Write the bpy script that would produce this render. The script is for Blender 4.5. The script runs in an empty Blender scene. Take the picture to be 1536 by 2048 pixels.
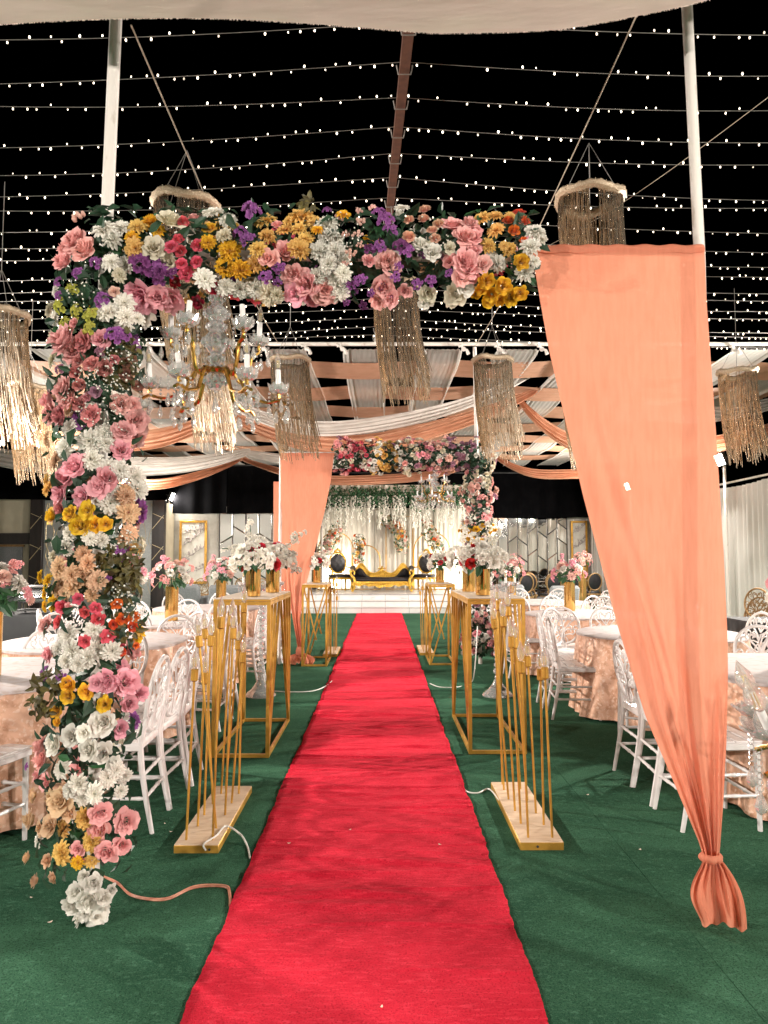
import bpy, math, random
import numpy as np
from mathutils import Vector, Matrix, Quaternion
random.seed(7)
rng = np.random.default_rng(7)
PI = math.pi
R = math.radians
SC = bpy.context.scene
COL = SC.collection

# ------------------------------------------------------------------ camera
F = 1400.0                      # focal length in photograph pixels (1536 x 2048)
CAMZ = 1.45
PITCH = math.atan(91 / F)
YAW = math.atan(5 / F)
cam = bpy.data.cameras.new('camera')
cam.sensor_fit = 'VERTICAL'; cam.sensor_height = 36.0; cam.lens = F / 2048 * 36.0
cam.clip_start = 0.05; cam.clip_end = 500
camo = bpy.data.objects.new('camera', cam); COL.objects.link(camo)
camo.location = (0, 0, CAMZ); camo.rotation_euler = (PI / 2 + PITCH, 0, -YAW)
SC.camera = camo
_cm = Matrix.Rotation(-YAW, 3, 'Z') @ Matrix.Rotation(PI / 2 + PITCH, 3, 'X')
def P(px, py, Y):
    d = _cm @ Vector(((px - 768) / F, (1024 - py) / F, -1.0))
    return Vector((0, 0, CAMZ)) + d * (Y / d.y)

# ------------------------------------------------------------------ world (night) + exposure
w = bpy.data.worlds.new('World'); SC.world = w; w.use_nodes = True
wn = w.node_tree; bgn = wn.nodes['Background']
sky = wn.nodes.new('ShaderNodeTexSky'); sky.sky_type = 'NISHITA'; sky.sun_disc = False
sky.sun_elevation = R(-9); sky.sun_rotation = R(200)
wn.links.new(sky.outputs[0], bgn.inputs[0]); bgn.inputs[1].default_value = 0.03
SC.view_settings.view_transform = 'Standard'; SC.view_settings.look = 'None'
SC.view_settings.exposure = 0.12; SC.view_settings.gamma = 1.0
SC.cycles.use_denoising = True
SC.cycles.max_bounces = 8; SC.cycles.diffuse_bounces = 3; SC.cycles.glossy_bounces = 3
SC.cycles.transmission_bounces = 5; SC.cycles.transparent_max_bounces = 12
SC.cycles.caustics_reflective = False; SC.cycles.caustics_refractive = False
SC.cycles.sample_clamp_indirect = 4.0
FLOOD_W = 300.0
FLOODS = [(6.42, y, 3.3, FLOOD_W * k) for y, k in ((-7.0, 2.1), (-1.6, 1.25), (3.4, .15), (8.3, 2.3), (13.2, 1.2), (18.2, 1.5))] + \
         [(-6.45, y, 3.3, FLOOD_W * k) for y, k in ((-4.5, 2.2), (1.6, .4), (6.6, 2.3), (11.6, .7), (16.6, .8))] + [(-5.9, 19.72, 3.15, FLOOD_W * .3)]

# ------------------------------------------------------------------ materials
MATS = {}
def mat(name, col, rough=0.5, metal=0.0, var=0.0, noise=None, bump=None, trans=0.0, alpha=1.0,
        sheen=0.0, attr=None, transmission=0.0, emit=None, coords='Object', spec=0.5, coat=0.0):
    if name in MATS: return MATS[name]
    m = bpy.data.materials.new(name); m.use_nodes = True
    nt = m.node_tree; N = nt.nodes; L = nt.links
    b = N['Principled BSDF']; out = N['Material Output']
    rgb = N.new('ShaderNodeRGB'); rgb.outputs[0].default_value = (*col, 1); c = rgb.outputs[0]
    tc = N.new('ShaderNodeTexCoord')
    if attr:                       # per-vertex 0..1 value stored in the mesh, mixes towards a second colour
        a = N.new('ShaderNodeAttribute'); a.attribute_name = 't'
        mx = N.new('ShaderNodeMix'); mx.data_type = 'RGBA'
        mx.inputs['B'].default_value = (*col, 1); mx.inputs['A'].default_value = (*attr, 1)
        L.new(a.outputs['Fac'], mx.inputs['Factor']); c = mx.outputs['Result']
    if noise:
        items = noise if isinstance(noise, list) else [noise]
        for (sc, col2, lo, hi, det) in items:
            nz = N.new('ShaderNodeTexNoise'); nz.inputs['Detail'].default_value = det
            if isinstance(sc, tuple):
                mp = N.new('ShaderNodeMapping'); mp.inputs['Scale'].default_value = sc
                L.new(tc.outputs[coords], mp.inputs[0]); L.new(mp.outputs[0], nz.inputs['Vector'])
                nz.inputs['Scale'].default_value = 1
            else:
                L.new(tc.outputs[coords], nz.inputs['Vector']); nz.inputs['Scale'].default_value = sc
            mr = N.new('ShaderNodeMapRange'); mr.inputs[1].default_value = lo; mr.inputs[2].default_value = hi
            L.new(nz.outputs['Fac'], mr.inputs[0])
            mx = N.new('ShaderNodeMix'); mx.data_type = 'RGBA'
            L.new(mr.outputs[0], mx.inputs['Factor']); L.new(c, mx.inputs['A'])
            mx.inputs['B'].default_value = (*col2, 1); c = mx.outputs['Result']
    if var:
        oi = N.new('ShaderNodeObjectInfo'); hs = N.new('ShaderNodeHueSaturation')
        mr = N.new('ShaderNodeMapRange'); mr.inputs[3].default_value = 1 - var; mr.inputs[4].default_value = 1 + var * .6
        L.new(oi.outputs['Random'], mr.inputs[0]); L.new(mr.outputs[0], hs.inputs['Value'])
        mr2 = N.new('ShaderNodeMapRange'); mr2.inputs[3].default_value = .5 - var * .06; mr2.inputs[4].default_value = .5 + var * .06
        mm = N.new('ShaderNodeMath'); mm.operation = 'FRACT'; m3 = N.new('ShaderNodeMath'); m3.operation = 'MULTIPLY'
        m3.inputs[1].default_value = 7.31
        L.new(oi.outputs['Random'], m3.inputs[0]); L.new(m3.outputs[0], mm.inputs[0]); L.new(mm.outputs[0], mr2.inputs[0])
        L.new(mr2.outputs[0], hs.inputs['Hue']); L.new(c, hs.inputs['Color']); c = hs.outputs[0]
    L.new(c, b.inputs['Base Color'])
    b.inputs['Roughness'].default_value = rough; b.inputs['Metallic'].default_value = metal
    b.inputs['Specular IOR Level'].default_value = spec
    b.inputs['Sheen Weight'].default_value = sheen; b.inputs['Transmission Weight'].default_value = transmission
    b.inputs['Coat Weight'].default_value = coat
    if emit:
        b.inputs['Emission Color'].default_value = (*emit[0], 1); b.inputs['Emission Strength'].default_value = emit[1]
    if bump:
        bn = N.new('ShaderNodeBump'); bn.inputs['Strength'].default_value = bump[1]
        bn.inputs['Distance'].default_value = bump[2] if len(bump) > 2 else 0.01
        if len(bump) > 3 and bump[3] == 'wave':
            nz = N.new('ShaderNodeTexWave'); nz.inputs['Distortion'].default_value = 2.0; nz.bands_direction = bump[4]
            nz.inputs['Scale'].default_value = bump[0]; L.new(tc.outputs[coords], nz.inputs['Vector']); o = nz.outputs['Fac']
        else:
            nz = N.new('ShaderNodeTexNoise'); nz.inputs['Detail'].default_value = 4
            if isinstance(bump[0], tuple):
                mp = N.new('ShaderNodeMapping'); mp.inputs['Scale'].default_value = bump[0]
                L.new(tc.outputs[coords], mp.inputs[0]); L.new(mp.outputs[0], nz.inputs['Vector']); nz.inputs['Scale'].default_value = 1
            else:
                nz.inputs['Scale'].default_value = bump[0]; L.new(tc.outputs[coords], nz.inputs['Vector'])
            o = nz.outputs['Fac']
        L.new(o, bn.inputs['Height']); L.new(bn.outputs[0], b.inputs['Normal'])
    s = b.outputs[0]
    if trans:
        tr = N.new('ShaderNodeBsdfTranslucent'); L.new(c, tr.inputs[0])
        ms = N.new('ShaderNodeMixShader'); ms.inputs[0].default_value = trans
        L.new(s, ms.inputs[1]); L.new(tr.outputs[0], ms.inputs[2]); s = ms.outputs[0]
    if alpha < 1:
        tp = N.new('ShaderNodeBsdfTransparent'); ms = N.new('ShaderNodeMixShader'); ms.inputs[0].default_value = alpha
        L.new(tp.outputs[0], ms.inputs[1]); L.new(s, ms.inputs[2]); s = ms.outputs[0]
    if s is not b.outputs[0]: L.new(s, out.inputs['Surface'])
    MATS[name] = m
    return m

m_turf = mat('green_carpet', (.048, .138, .078), 1.0, spec=.05, noise=[((1.0, 2.6, 1), (.026, .088, .050), .40, .62, 5), ((30, 46, 8), (.085, .200, .125), .54, .74, 5), (130, (.016, .058, .034), .50, .66, 4), (330, (.10, .21, .13), .56, .72, 2)], bump=(230, 1.0, .008))
m_base = mat('floor_base', (.01, .03, .02), .95, noise=(30, (.02, .03, .02), .4, .6, 2))
m_ground = mat('ground_soil', (.03, .03, .028), .95, noise=(4, (.05, .045, .04), .4, .6, 4))
m_red = mat('red_carpet', (.70, .020, .048), 1.0, spec=.05, sheen=.03, noise=[((2.5, 5, 1), (.62, .014, .038), .45, .7, 5), ((16, 70, 8), (.80, .045, .080), .50, .72, 5), (140, (.50, .006, .022), .52, .68, 4)], bump=(260, .9, .006))
m_gold = mat('gold_paint', (.62, .34, .06), .38, .5, noise=[(9, (.42, .22, .035), .4, .7, 5), (60, (.62, .36, .09), .62, .8, 3)])
m_brass = mat('polished_gold', (.86, .56, .20), .14, 1.0, noise=((3, 3, 1), (.80, .48, .15), .4, .6, 3), bump=((40, 40, 3), .25, .004))
m_gilt = mat('gilt_carving', (.80, .50, .09), .28, .9, noise=(40, (.45, .24, .03), .5, .7, 4), bump=(70, .9, .02))
m_antique = mat('antique_gold_wood', (.33, .20, .085), .5, .25, noise=(24, (.22, .13, .05), .4, .65, 4))
m_white = mat('white_resin', (.70, .67, .665), .32, noise=(11, (.58, .545, .53), .5, .75, 4), coat=.2)
m_pole = mat('white_painted_pole', (.78, .73, .68), .5, noise=[((14, 14, 5), (.55, .48, .42), .58, .66, 5), ((9, 9, 3), (.22, .11, .05), .74, .77, 3)])
m_board = mat('pale_laminate', (.72, .55, .40), .5, noise=((5, 50, 5), (.62, .44, .29), .4, .7, 5))
m_top = mat('pale_board_top', (.66, .56, .47), .4, noise=((4, 30, 5), (.55, .45, .36), .4, .7, 4))
m_peach = mat('peach_chiffon', (.80, .32, .205), .8, spec=.2, noise=((60, 60, 8), (.75, .29, .18), .4, .7, 3), trans=.42, alpha=.972)
m_peach2 = mat('peach_satin_strip', (.70, .385, .25), .65, trans=.25, noise=((5, 5, 5), (.62, .325, .20), .4, .7, 3), bump=((3, 45, 30), .5, .01))
m_voile = mat('white_voile', (.80, .77, .72), .7, trans=.45, alpha=.86, noise=((30, 2, 2), (.70, .67, .62), .4, .7, 3), bump=((45, 2, 3), .5, .01))
m_voile2 = mat('white_swag_cloth', (.82, .78, .74), .7, trans=.3, noise=(6, (.72, .68, .64), .4, .7, 3))
m_canopy = mat('cream_canopy_cloth', (.86, .70, .62), .7, trans=.35, noise=((2, 9, 9), (.84, .72, .61), .4, .65, 4), bump=((2, 12, 12), .4, .02))
m_curt = mat('white_curtain', (.78, .76, .72), .7, trans=.15, noise=((3, 3, .6), (.66, .64, .60), .4, .7, 3))
m_stagecurt = mat('stage_white_curtain', (.82, .77, .68), .7, trans=.3, noise=((3, 3, .6), (.72, .67, .58), .4, .7, 3))
m_black = mat('black_velvet', (.0022, .0022, .0026), 1.0, spec=.03, noise=(3, (.0035, .0035, .004), .45, .7, 3))
m_blackcloth = mat('black_table_cloth', (.012, .012, .014), .75, noise=(5, (.02, .02, .022), .4, .7, 3))
m_blackuph = mat('black_upholstery', (.012, .011, .014), .45, noise=(12, (.022, .02, .025), .45, .7, 3))
m_tile = mat('white_marble_tile', (.70, .69, .68), .25, noise=[((1.6, 1.6, 9), (.50, .50, .51), .60, .66, 8), (3, (.76, .76, .75), .4, .6, 4)])
m_grout = mat('step_nosing', (.16, .16, .16), .5, noise=(9, (.22, .22, .22), .4, .6, 3))
m_damask = mat('peach_damask', (.72, .43, .30), .36, sheen=.15, noise=[(17, (.55, .29, .18), .48, .60, 6), (42, (.80, .56, .44), .55, .62, 5)])
m_paletop = mat('pale_damask_top', (.50, .445, .44), .65, spec=.15, noise=(16, (.45, .37, .34), .52, .60, 5))  # paler tone than the skirt, used on the flat tabletop layer only
m_wood = mat('dark_wood', (.020, .016, .016), .4, noise=((9, 9, 1.2), (.04, .032, .03), .4, .7, 6))
m_cream = mat('cream_wall_paint', (.66, .60, .45), .7, noise=(3, (.60, .54, .40), .4, .6, 4))
m_paper = mat('white_wallpaper', (.66, .64, .58), .6, noise=(6, (.58, .56, .50), .4, .6, 4))
m_ink = mat('branch_print', (.30, .27, .25), .6, noise=(9, (.42, .36, .36), .4, .6, 3))
m_glit = mat('silver_wallpaper', (.52, .54, .53), .35, .2, noise=(30, (.44, .46, .46), .4, .6, 4))
m_gline = mat('gold_crackle_line', (.78, .66, .42), .3, .5, noise=(30, (.7, .55, .3), .4, .6, 2))
m_mirror = mat('mirror_glass', (.80, .80, .77), .04, 1.0, noise=(1.2, (.72, .72, .69), .4, .6, 2))
m_bevel = mat('mirror_bevel', (.72, .72, .70), .12, 1.0, noise=(3, (.5, .5, .5), .4, .6, 2))
m_brown = mat('brown_steel', (.115, .045, .025), .55, noise=(20, (.08, .03, .018), .4, .65, 4))
m_wire = mat('pale_wire', (.24, .225, .21), .6, noise=(30, (.28, .26, .24), .4, .6, 2))
m_rope = mat('jute_rope', (.50, .42, .32), .8, noise=(60, (.38, .30, .22), .4, .6, 2))
m_tinsel = mat('champagne_tinsel', (.90, .72, .54), .22, .9, noise=[((160, 160, 40), (.95, .82, .62), .55, .66, 2), ((90, 90, 30), (.40, .26, .13), .56, .66, 2)])  # pale flecks in the colour stand in for the strands' sparkle
m_bulb = mat('fairy_light', (1, .9, .75), .5, emit=((1.0, .86, .66), 7.0), noise=(9, (1, .85, .7), .4, .6, 1))
_n = m_bulb.node_tree; _z = _n.nodes.new('ShaderNodeTexNoise'); _z.inputs['Scale'].default_value = 23; _c = _n.nodes.new('ShaderNodeTexCoord')
_m = _n.nodes.new('ShaderNodeMapRange'); _m.inputs[1].default_value = .36; _m.inputs[2].default_value = .64; _m.inputs[3].default_value = .5; _m.inputs[4].default_value = 9.0
_n.links.new(_c.outputs['Object'], _z.inputs['Vector']); _n.links.new(_z.outputs['Fac'], _m.inputs[0]); _n.links.new(_m.outputs[0], _n.nodes['Principled BSDF'].inputs['Emission Strength'])
m_bulb.cycles.emission_sampling = 'NONE'
m_lens = mat('lit_flood_lens', (1, 1, 1), .5, emit=((1.0, .95, .84), 60.0), noise=(9, (1, .97, .9), .4, .6, 1))
m_lens.cycles.emission_sampling = 'NONE'
m_housing = mat('black_lamp_housing', (.02, .02, .02), .45, noise=(15, (.035, .035, .035), .4, .6, 2))
m_crystal = mat('clear_crystal', (.97, .96, .95), .03, 0.25, transmission=.55, spec=1.0, alpha=.6, noise=(30, (.88, .87, .86), .4, .6, 2))
m_cryst2 = mat('cut_crystal', (.97, .96, .95), .05, .45, transmission=.35, spec=1.0, alpha=.72, noise=(60, (.88, .87, .86), .4, .6, 2))
m_glassbulb = mat('clear_bulb_glass', (1, .98, .95), .02, metal=.15, transmission=.7, alpha=.55, spec=1.0, noise=(9, (1, .96, .92), .4, .6, 1))
m_fil = mat('bulb_filament', (.85, .62, .20), .3, .6, noise=(40, (.9, .75, .4), .4, .6, 1))
m_candle = mat('candle_sleeve', (.84, .82, .80), .45, noise=(15, (.76, .74, .72), .4, .6, 2))
m_chgold = mat('chandelier_gold', (.70, .42, .10), .2, .95, noise=(12, (.55, .28, .07), .45, .65, 3))
m_wcable = mat('white_cable', (.75, .74, .70), .45, noise=(30, (.66, .65, .6), .4, .6, 2))
m_ccable = mat('copper_cable', (.55, .20, .13), .4, noise=(40, (.65, .30, .20), .4, .6, 2))
m_grey = mat('grey_upholstery', (.20, .215, .225), .8, noise=(40, (.25, .265, .275), .4, .6, 3))
m_steel = mat('stainless_steel', (.60, .60, .60), .2, 1.0, noise=(6, (.5, .5, .5), .4, .6, 2))
m_litter = mat('fallen_petal', (.85, .72, .60), .7, noise=(40, (.8, .55, .45), .4, .6, 2))

# ------------------------------------------------------------------ mesh helper
class MB:
    def __init__(s): s.v = []; s.f = []; s.t = []
    def add(s, verts, faces, t=None):
        o = len(s.v); s.v += [tuple(p) for p in verts]; s.f += [tuple(i + o for i in f) for f in faces]
        s.t += list(t) if t is not None else [0.0] * len(verts)
        return s
    def box(s, c, d, rot=None, bev=0.0):
        hx, hy, hz = d[0] / 2, d[1] / 2, d[2] / 2
        b = min(bev, hx * .8, hy * .8, hz * .8)
        if b <= 0:
            vs = [Vector((x, y, z)) for z in (-hz, hz) for y in (-hy, hy) for x in (-hx, hx)]
            fs = [(0, 2, 3, 1), (4, 5, 7, 6), (0, 1, 5, 4), (2, 6, 7, 3), (0, 4, 6, 2), (1, 3, 7, 5)]
        else:
            vs = []
            for (z, k) in ((-hz, b), (-hz + b, 0), (hz - b, 0), (hz, b)):
                vs += [Vector(p) for p in ((-hx + k, -hy + b + k * 0, z), (-hx + b, -hy + k, z), (hx - b, -hy + k, z), (hx - k, -hy + b, z),
                                           (hx - k, hy - b, z), (hx - b, hy - k, z), (-hx + b, hy - k, z), (-hx + k, hy - b, z))]
            fs = [tuple(range(7, -1, -1)), tuple(range(24, 32))]
            for r in range(3):
                for i in range(8):
                    j = (i + 1) % 8; fs.append((r * 8 + i, r * 8 + j, r * 8 + 8 + j, r * 8 + 8 + i))
        if rot is not None: vs = [rot @ v for v in vs]
        c = Vector(c)
        return s.add([v + c for v in vs], fs)
    def bar(s, a, b, wd, dp=None, up=(0, 0, 1)):
        a = Vector(a); b = Vector(b); d = b - a; L = d.length
        z = d.normalized(); u = Vector(up)
        if abs(z.dot(u)) > .98: u = Vector((0, 1, 0))
        x = u.cross(z).normalized(); y = z.cross(x)
        rot = Matrix((x, y, z)).transposed()
        return s.box((a + b) / 2, (wd, dp or wd, L), rot)
    def tube(s, pts, r, n=6, closed=False, cap=True, flat=1.0):
        pts = [Vector(p) for p in pts]; k = len(pts)
        rr = r if isinstance(r, (list, tuple)) else [r] * k
        vs = []; prev = None
        for i, p in enumerate(pts):
            if closed: d = pts[(i + 1) % k] - pts[i - 1]
            else: d = pts[min(i + 1, k - 1)] - pts[max(i - 1, 0)]
            d = d.normalized() if d.length > 1e-9 else Vector((0, 0, 1))
            if prev is None:
                u = Vector((0, 0, 1)) if abs(d.z) < .9 else Vector((1, 0, 0))
                x = u.cross(d).normalized()
            else:
                x = prev - d * prev.dot(d)
                x = x.normalized() if x.length > 1e-6 else d.orthogonal().normalized()
            prev = x; y = d.cross(x)
            for j in range(n):
                a = 2 * PI * j / n
                vs.append(p + (x * math.cos(a) * flat + y * math.sin(a)) * rr[i])
        fs = []
        for i in range(k if closed else k - 1):
            for j in range(n):
                a = i * n + j; b_ = i * n + (j + 1) % n; i2 = ((i + 1) % k) * n
                fs.append((a, b_, i2 + (j + 1) % n, i2 + j))
        if cap and not closed:
            fs.append(tuple(range(n - 1, -1, -1))); fs.append(tuple((k - 1) * n + j for j in range(n)))
        return s.add(vs, fs)
    def lathe(s, prof, n=16, c=(0, 0, 0), rot=None):
        c = Vector(c); vs = []
        for (r, z) in prof:
            for j in range(n):
                a = 2 * PI * j / n; k = r
                v = Vector((k * math.cos(a), k * math.sin(a), z)); vs.append((rot @ v if rot is not None else v) + c)
        fs = []
        for i in range(len(prof) - 1):
            for j in range(n):
                fs.append((i * n + j, i * n + (j + 1) % n, (i + 1) * n + (j + 1) % n, (i + 1) * n + j))
        if prof[0][0] > 1e-5: fs.append(tuple(range(n - 1, -1, -1)))
        if prof[-1][0] > 1e-5: fs.append(tuple((len(prof) - 1) * n + j for j in range(n)))
        return s.add(vs, fs)
    def grid(s, fn, nu, nv, t=None, wrap=False):
        vs = [fn(i / nu, j / nv) for j in range(nv + 1) for i in range(nu + 1)]
        fs = [(j * (nu + 1) + i, j * (nu + 1) + i + 1, (j + 1) * (nu + 1) + i + 1, (j + 1) * (nu + 1) + i) for j in range(nv) for i in range(nu)]
        return s.add(vs, fs, None if t is None else [t(i / nu, j / nv) for j in range(nv + 1) for i in range(nu + 1)])
    def ball(s, c, r, n=8, m=5, sz=1.0):
        prof = [(r * math.sin(PI * i / m) if 0 < i < m else 1e-6, -r * sz * math.cos(PI * i / m)) for i in range(m + 1)]
        return s.lathe(prof, n, c)
    def mesh(s, name, m, smooth=True):
        me = bpy.data.meshes.new(name); me.from_pydata(s.v, [], s.f)
        if any(s.t):
            at = me.attributes.new('t', 'FLOAT', 'POINT'); at.data.foreach_set('value', s.t)
        me.polygons.foreach_set('use_smooth', [smooth] * len(me.polygons))
        if isinstance(m, list):
            for q in m: me.materials.append(q)
        elif m: me.materials.append(m)
        if smooth:
            try: me.set_sharp_from_angle(angle=R(42))
            except Exception: pass
        me.update(); return me
    def build(s, name, m, parent=None, smooth=True):
        return link(name, s.mesh(name, m, smooth), parent)

def link(name, me, parent=None):
    o = bpy.data.objects.new(name, me); COL.objects.link(o)
    if parent is not None: o.parent = parent
    return o
def thing(name, label, cat, loc=(0, 0, 0), rz=0.0, group=None):
    o = bpy.data.objects.new(name, None); COL.objects.link(o); o.empty_display_size = .1
    o.location = loc; o.rotation_euler = (0, 0, rz)
    return tag(o, label, cat, group)
def tag(o, label=None, cat=None, group=None, kind=None):
    if label: o['label'] = label
    if cat: o['category'] = cat
    if group: o['group'] = group
    if kind: o['kind'] = kind
    return o
def stuff(o): o['kind'] = 'stuff'; return o
def struct(o): o['kind'] = 'structure'; return o
def kids(o, _c={}):
    return [c for c in bpy.data.objects if c.parent == o]
def copy_tree(o, loc, rz, label, group=None):
    def rec(a, parent):
        c = a.copy(); COL.objects.link(c); c.parent = parent
        for ch in KID[a]: rec(ch, c)
        return c
    KID = {}
    def fill(a):
        KID[a] = kids(a)
        for ch in KID[a]: fill(ch)
    if o in _cache: KID = _cache[o]
    else: fill(o); _cache[o] = KID
    c = rec(o, None); c.location = loc; c.rotation_euler = (0, 0, rz); c['label'] = label
    if group: c['group'] = group
    return c
_cache = {}
def local(root, v): return Vector(v) - root.location

# ================================================================== SETTING
g = MB().box((0, 60, -.10), (300, 300, .04)).build('ground', m_ground); struct(g)
fl = MB().box((0, 8, -.014), (24, 34, .02)).build('floor', m_base); struct(fl)
xs = [1.2 + 4 * k for k in range(-3, 3)]
for x0 in xs:
    cuts = (-8.9, 3.03, 14.0, 24.9) if x0 > 1 and x0 < 2 else (-8.9, .3, 9.0, 24.9)
    for (ya, yb) in zip(cuts[:-1], cuts[1:]):
        cx, cy = x0 + 2, (ya + yb) / 2
        o = MB().box((cx, cy, -.0015), (3.9985, yb - ya - .0012, .005), bev=.0015).build('carpet_strip', m_turf, fl)

# red carpet in two lengths
def carpet(name, label, y0, y1, ny, xl, xr, seed, z0):
    r = np.random.default_rng(seed); nx = 26
    ys = np.linspace(y0, y1, ny); xs_ = np.linspace(0, 1, nx)
    X, Y = np.meshgrid(xs_, ys)
    el = np.interp(Y, ys, np.convolve(r.normal(0, 1, ny), np.ones(45) / 45, 'same')) * .03
    er = np.interp(Y, ys, np.convolve(r.normal(0, 1, ny), np.ones(45) / 45, 'same')) * .03
    WX = (xl + el) * (1 - X) + (xr + er) * X
    Z = np.zeros_like(Y)
    nw = int((y1 - y0) * 17)
    for _ in range(nw):
        yc = r.uniform(y0, y1); sl = r.normal(0, .09); wd = r.choice((r.uniform(.007, .016), r.uniform(.012, .04))); h = min(.013, wd * r.uniform(.35, .85)) * (1.0 if yc > 2.9 else .40)
        xc = r.choice([r.uniform(0, 1), 0.0, 1.0]); xw = r.uniform(.25, .9); cv = r.normal(0, .10)
        d = (Y - yc - sl * (X - .5) - cv * (X - .5) ** 2) / wd
        Z += h * np.exp(-d * d) * np.exp(-((X - xc) / xw) ** 2)
    for _ in range(int((y1 - y0) * 1.5)):
        yc = r.uniform(y0, y1); xc = r.uniform(0, 1); d = ((Y - yc) / r.uniform(.15, .5)) ** 2 + ((X - xc) / r.uniform(.2, .5)) ** 2
        Z += r.uniform(.001, .006) * np.exp(-d)
    Z += z0 + .004
    edge = np.minimum(X, 1 - X); Z = np.where(edge < .001, np.minimum(Z, z0 + .010), Z)
    V = np.stack([WX, Y, Z], -1).reshape(-1, 3)
    mb = MB(); mb.v = [tuple(p) for p in V]; mb.t = [0.0] * len(mb.v)
    mb.f = [(j * nx + i, j * nx + i + 1, (j + 1) * nx + i + 1, (j + 1) * nx + i) for j in range(ny - 1) for i in range(nx - 1)]
    o = mb.build(name, m_red); md = o.modifiers.new('thick', 'SOLIDIFY'); md.thickness = .004; md.offset = -1
    tag(o, label, 'carpet'); return o
carpet('red_carpet', 'long wrinkled red carpet runner between the rod lamps and gold stands', .9, 12.05, 2300, -.628, .525, 3, .004)
carpet('red_carpet', 'short red carpet length leading up to the stage steps', 11.75, 18.28, 900, -.635, .52, 5, .0015)

# stage and steps
st = thing('stage', 'white marble tiled stage with three steps', 'stage', (.1, 18.3, 0))
tread = .3; rise = .155; SH = rise * 3
for i in range(3):
    y0 = 18.3 + i * tread; z0 = i * rise
    sb = MB().box((0, (y0 + 22.3) / 2 - 18.3 + .012, z0 + rise / 2 - .004), (6.2, 22.3 - y0 - .024, rise - .010)).build('step', m_grout, st)
    for k in range(10):
        MB().box((-2.79 + k * .62, y0 - 18.3 + .006, z0 + rise / 2 - .008), (.612, .014, rise - .026), bev=.003).build('riser_tile', m_tile, sb)
        MB().box((-2.79 + k * .62, y0 - 18.3 + (tread if i < 2 else 3.7) / 2 - .005, z0 + rise + .000), (.614, (tread if i < 2 else 3.7), .012), bev=.003).build('tread_tile', m_tile, sb)
SZ = SH + .008

# ------------------------------------------------------------------ curtains
def curtain(name, m, a, b, z0, z1, fold=.05, wl=.16, seed=1, parent=None, scal=0.0, tz=None):
    a = Vector(a); b = Vector(b); d = b - a; L = d.length; d.normalize(); nrm = Vector((d.y, -d.x, 0))
    r = random.Random(seed); n = max(8, int(L / wl * 8)); ph = [r.uniform(0, 6) for _ in range(4)]
    def fn(u, v):
        s_ = u * L
        w_ = math.sin(2 * PI * s_ / wl + 1.4 * math.sin(s_ * 1.9 + ph[0])) * fold * (.6 + .4 * math.sin(s_ * .7 + ph[1]))
        w_ += .4 * fold * math.sin(2 * PI * s_ / (wl * 2.7) + ph[2] + v * 1.2)
        p = a + d * s_ + nrm * w_ * (1 - .35 * v)
        zt = z1 + (tz(s_) if tz else 0); zb = z0 + scal * math.sin(s_ * 2.2 + ph[3])
        return (p.x, p.y, zb + (zt - zb) * v)
    return MB().grid(fn, n, 5).build(name, m, parent)
rc = thing('white_curtain', 'white pleated curtain wall behind the black cloth table and brown chairs', 'curtain', (6.75, 0, 0))
y = -9.0
k = 0
while y < 22.3:
    yb = min(y + 2.6, 22.4)
    curtain('curtain_panel', m_curt, (0, yb, 0), (0, y + .02, 0), .03, 2.86, .045, .17, 20 + k, rc, tz=lambda s_: -.06 * math.sin(PI * s_ / 2.6)); y += 2.6; k += 1
MB().tube([(0, -9, 2.9), (0, 22.4, 2.9)], .02, 8).build('curtain_rail', m_pole, rc)
for yp in range(-9, 23, 5): MB().tube([(.06, yp, 0), (.06, yp, 2.9)], .022, 8).build('rail_post', m_pole, rc)

# ------------------------------------------------------------------ far back walls
bk = thing('back_wall', 'white papered back wall on the framed flower panel side of the stage', 'wall', (-4.0, 20.05, 0))
MB().box((0, .06, 1.45), (4.0, .1, 2.9)).build('wall_face', m_paper, bk)
MB().box((0, -.01, .18), (4.0, .05, .36)).build('skirting', m_wood, bk)
bk2 = thing('back_wall', 'white papered back wall behind the row of oval black-backed chairs', 'wall', (5.15, 22.7, 0))
MB().box((0, .06, 1.45), (3.8, .1, 2.9)).build('wall_face', m_paper, bk2)
MB().box((0, -.01, .18), (3.8, .05, .36)).build('skirting', m_wood, bk2)
vl = thing('black_valance', 'wide black cloth valance hanging above the back walls and stage', 'valance', (0, 22.35, 2.72))
for i, (xa, xb) in enumerate(((-2.9, .3), (.32, 3.6), (3.62, 7.0))):
    curtain('cloth_panel', m_black, (xa, 0, 0), (xb, 0, 0), 0.0, 1.42, .05, .62, 40 + i, vl, scal=.015)
MB().tube([(-3.0, .06, 1.45), (7.0, .06, 1.45)], .03, 8).build('rail', m_housing, vl)
MB().box((2.0, .5, .75), (10, .04, 1.7)).build('backing_cloth', m_black, vl)
v3 = thing('black_valance', 'black cloth valance above the framed flower panel beside the far peach drape', 'valance', (-4.2, 19.85, 2.70))
for i, (xa, xb) in enumerate(((-2.6, -.2), (-.18, 2.2))): curtain('cloth_panel', m_black, (xa, 0, 0), (xb, 0, 0), 0.0, 1.35, .04, .62, 50 + i, v3, scal=.015)
MB().tube([(-2.7, .06, 1.37), (2.25, .06, 1.37)], .03, 8).build('rail', m_housing, v3)
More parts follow.
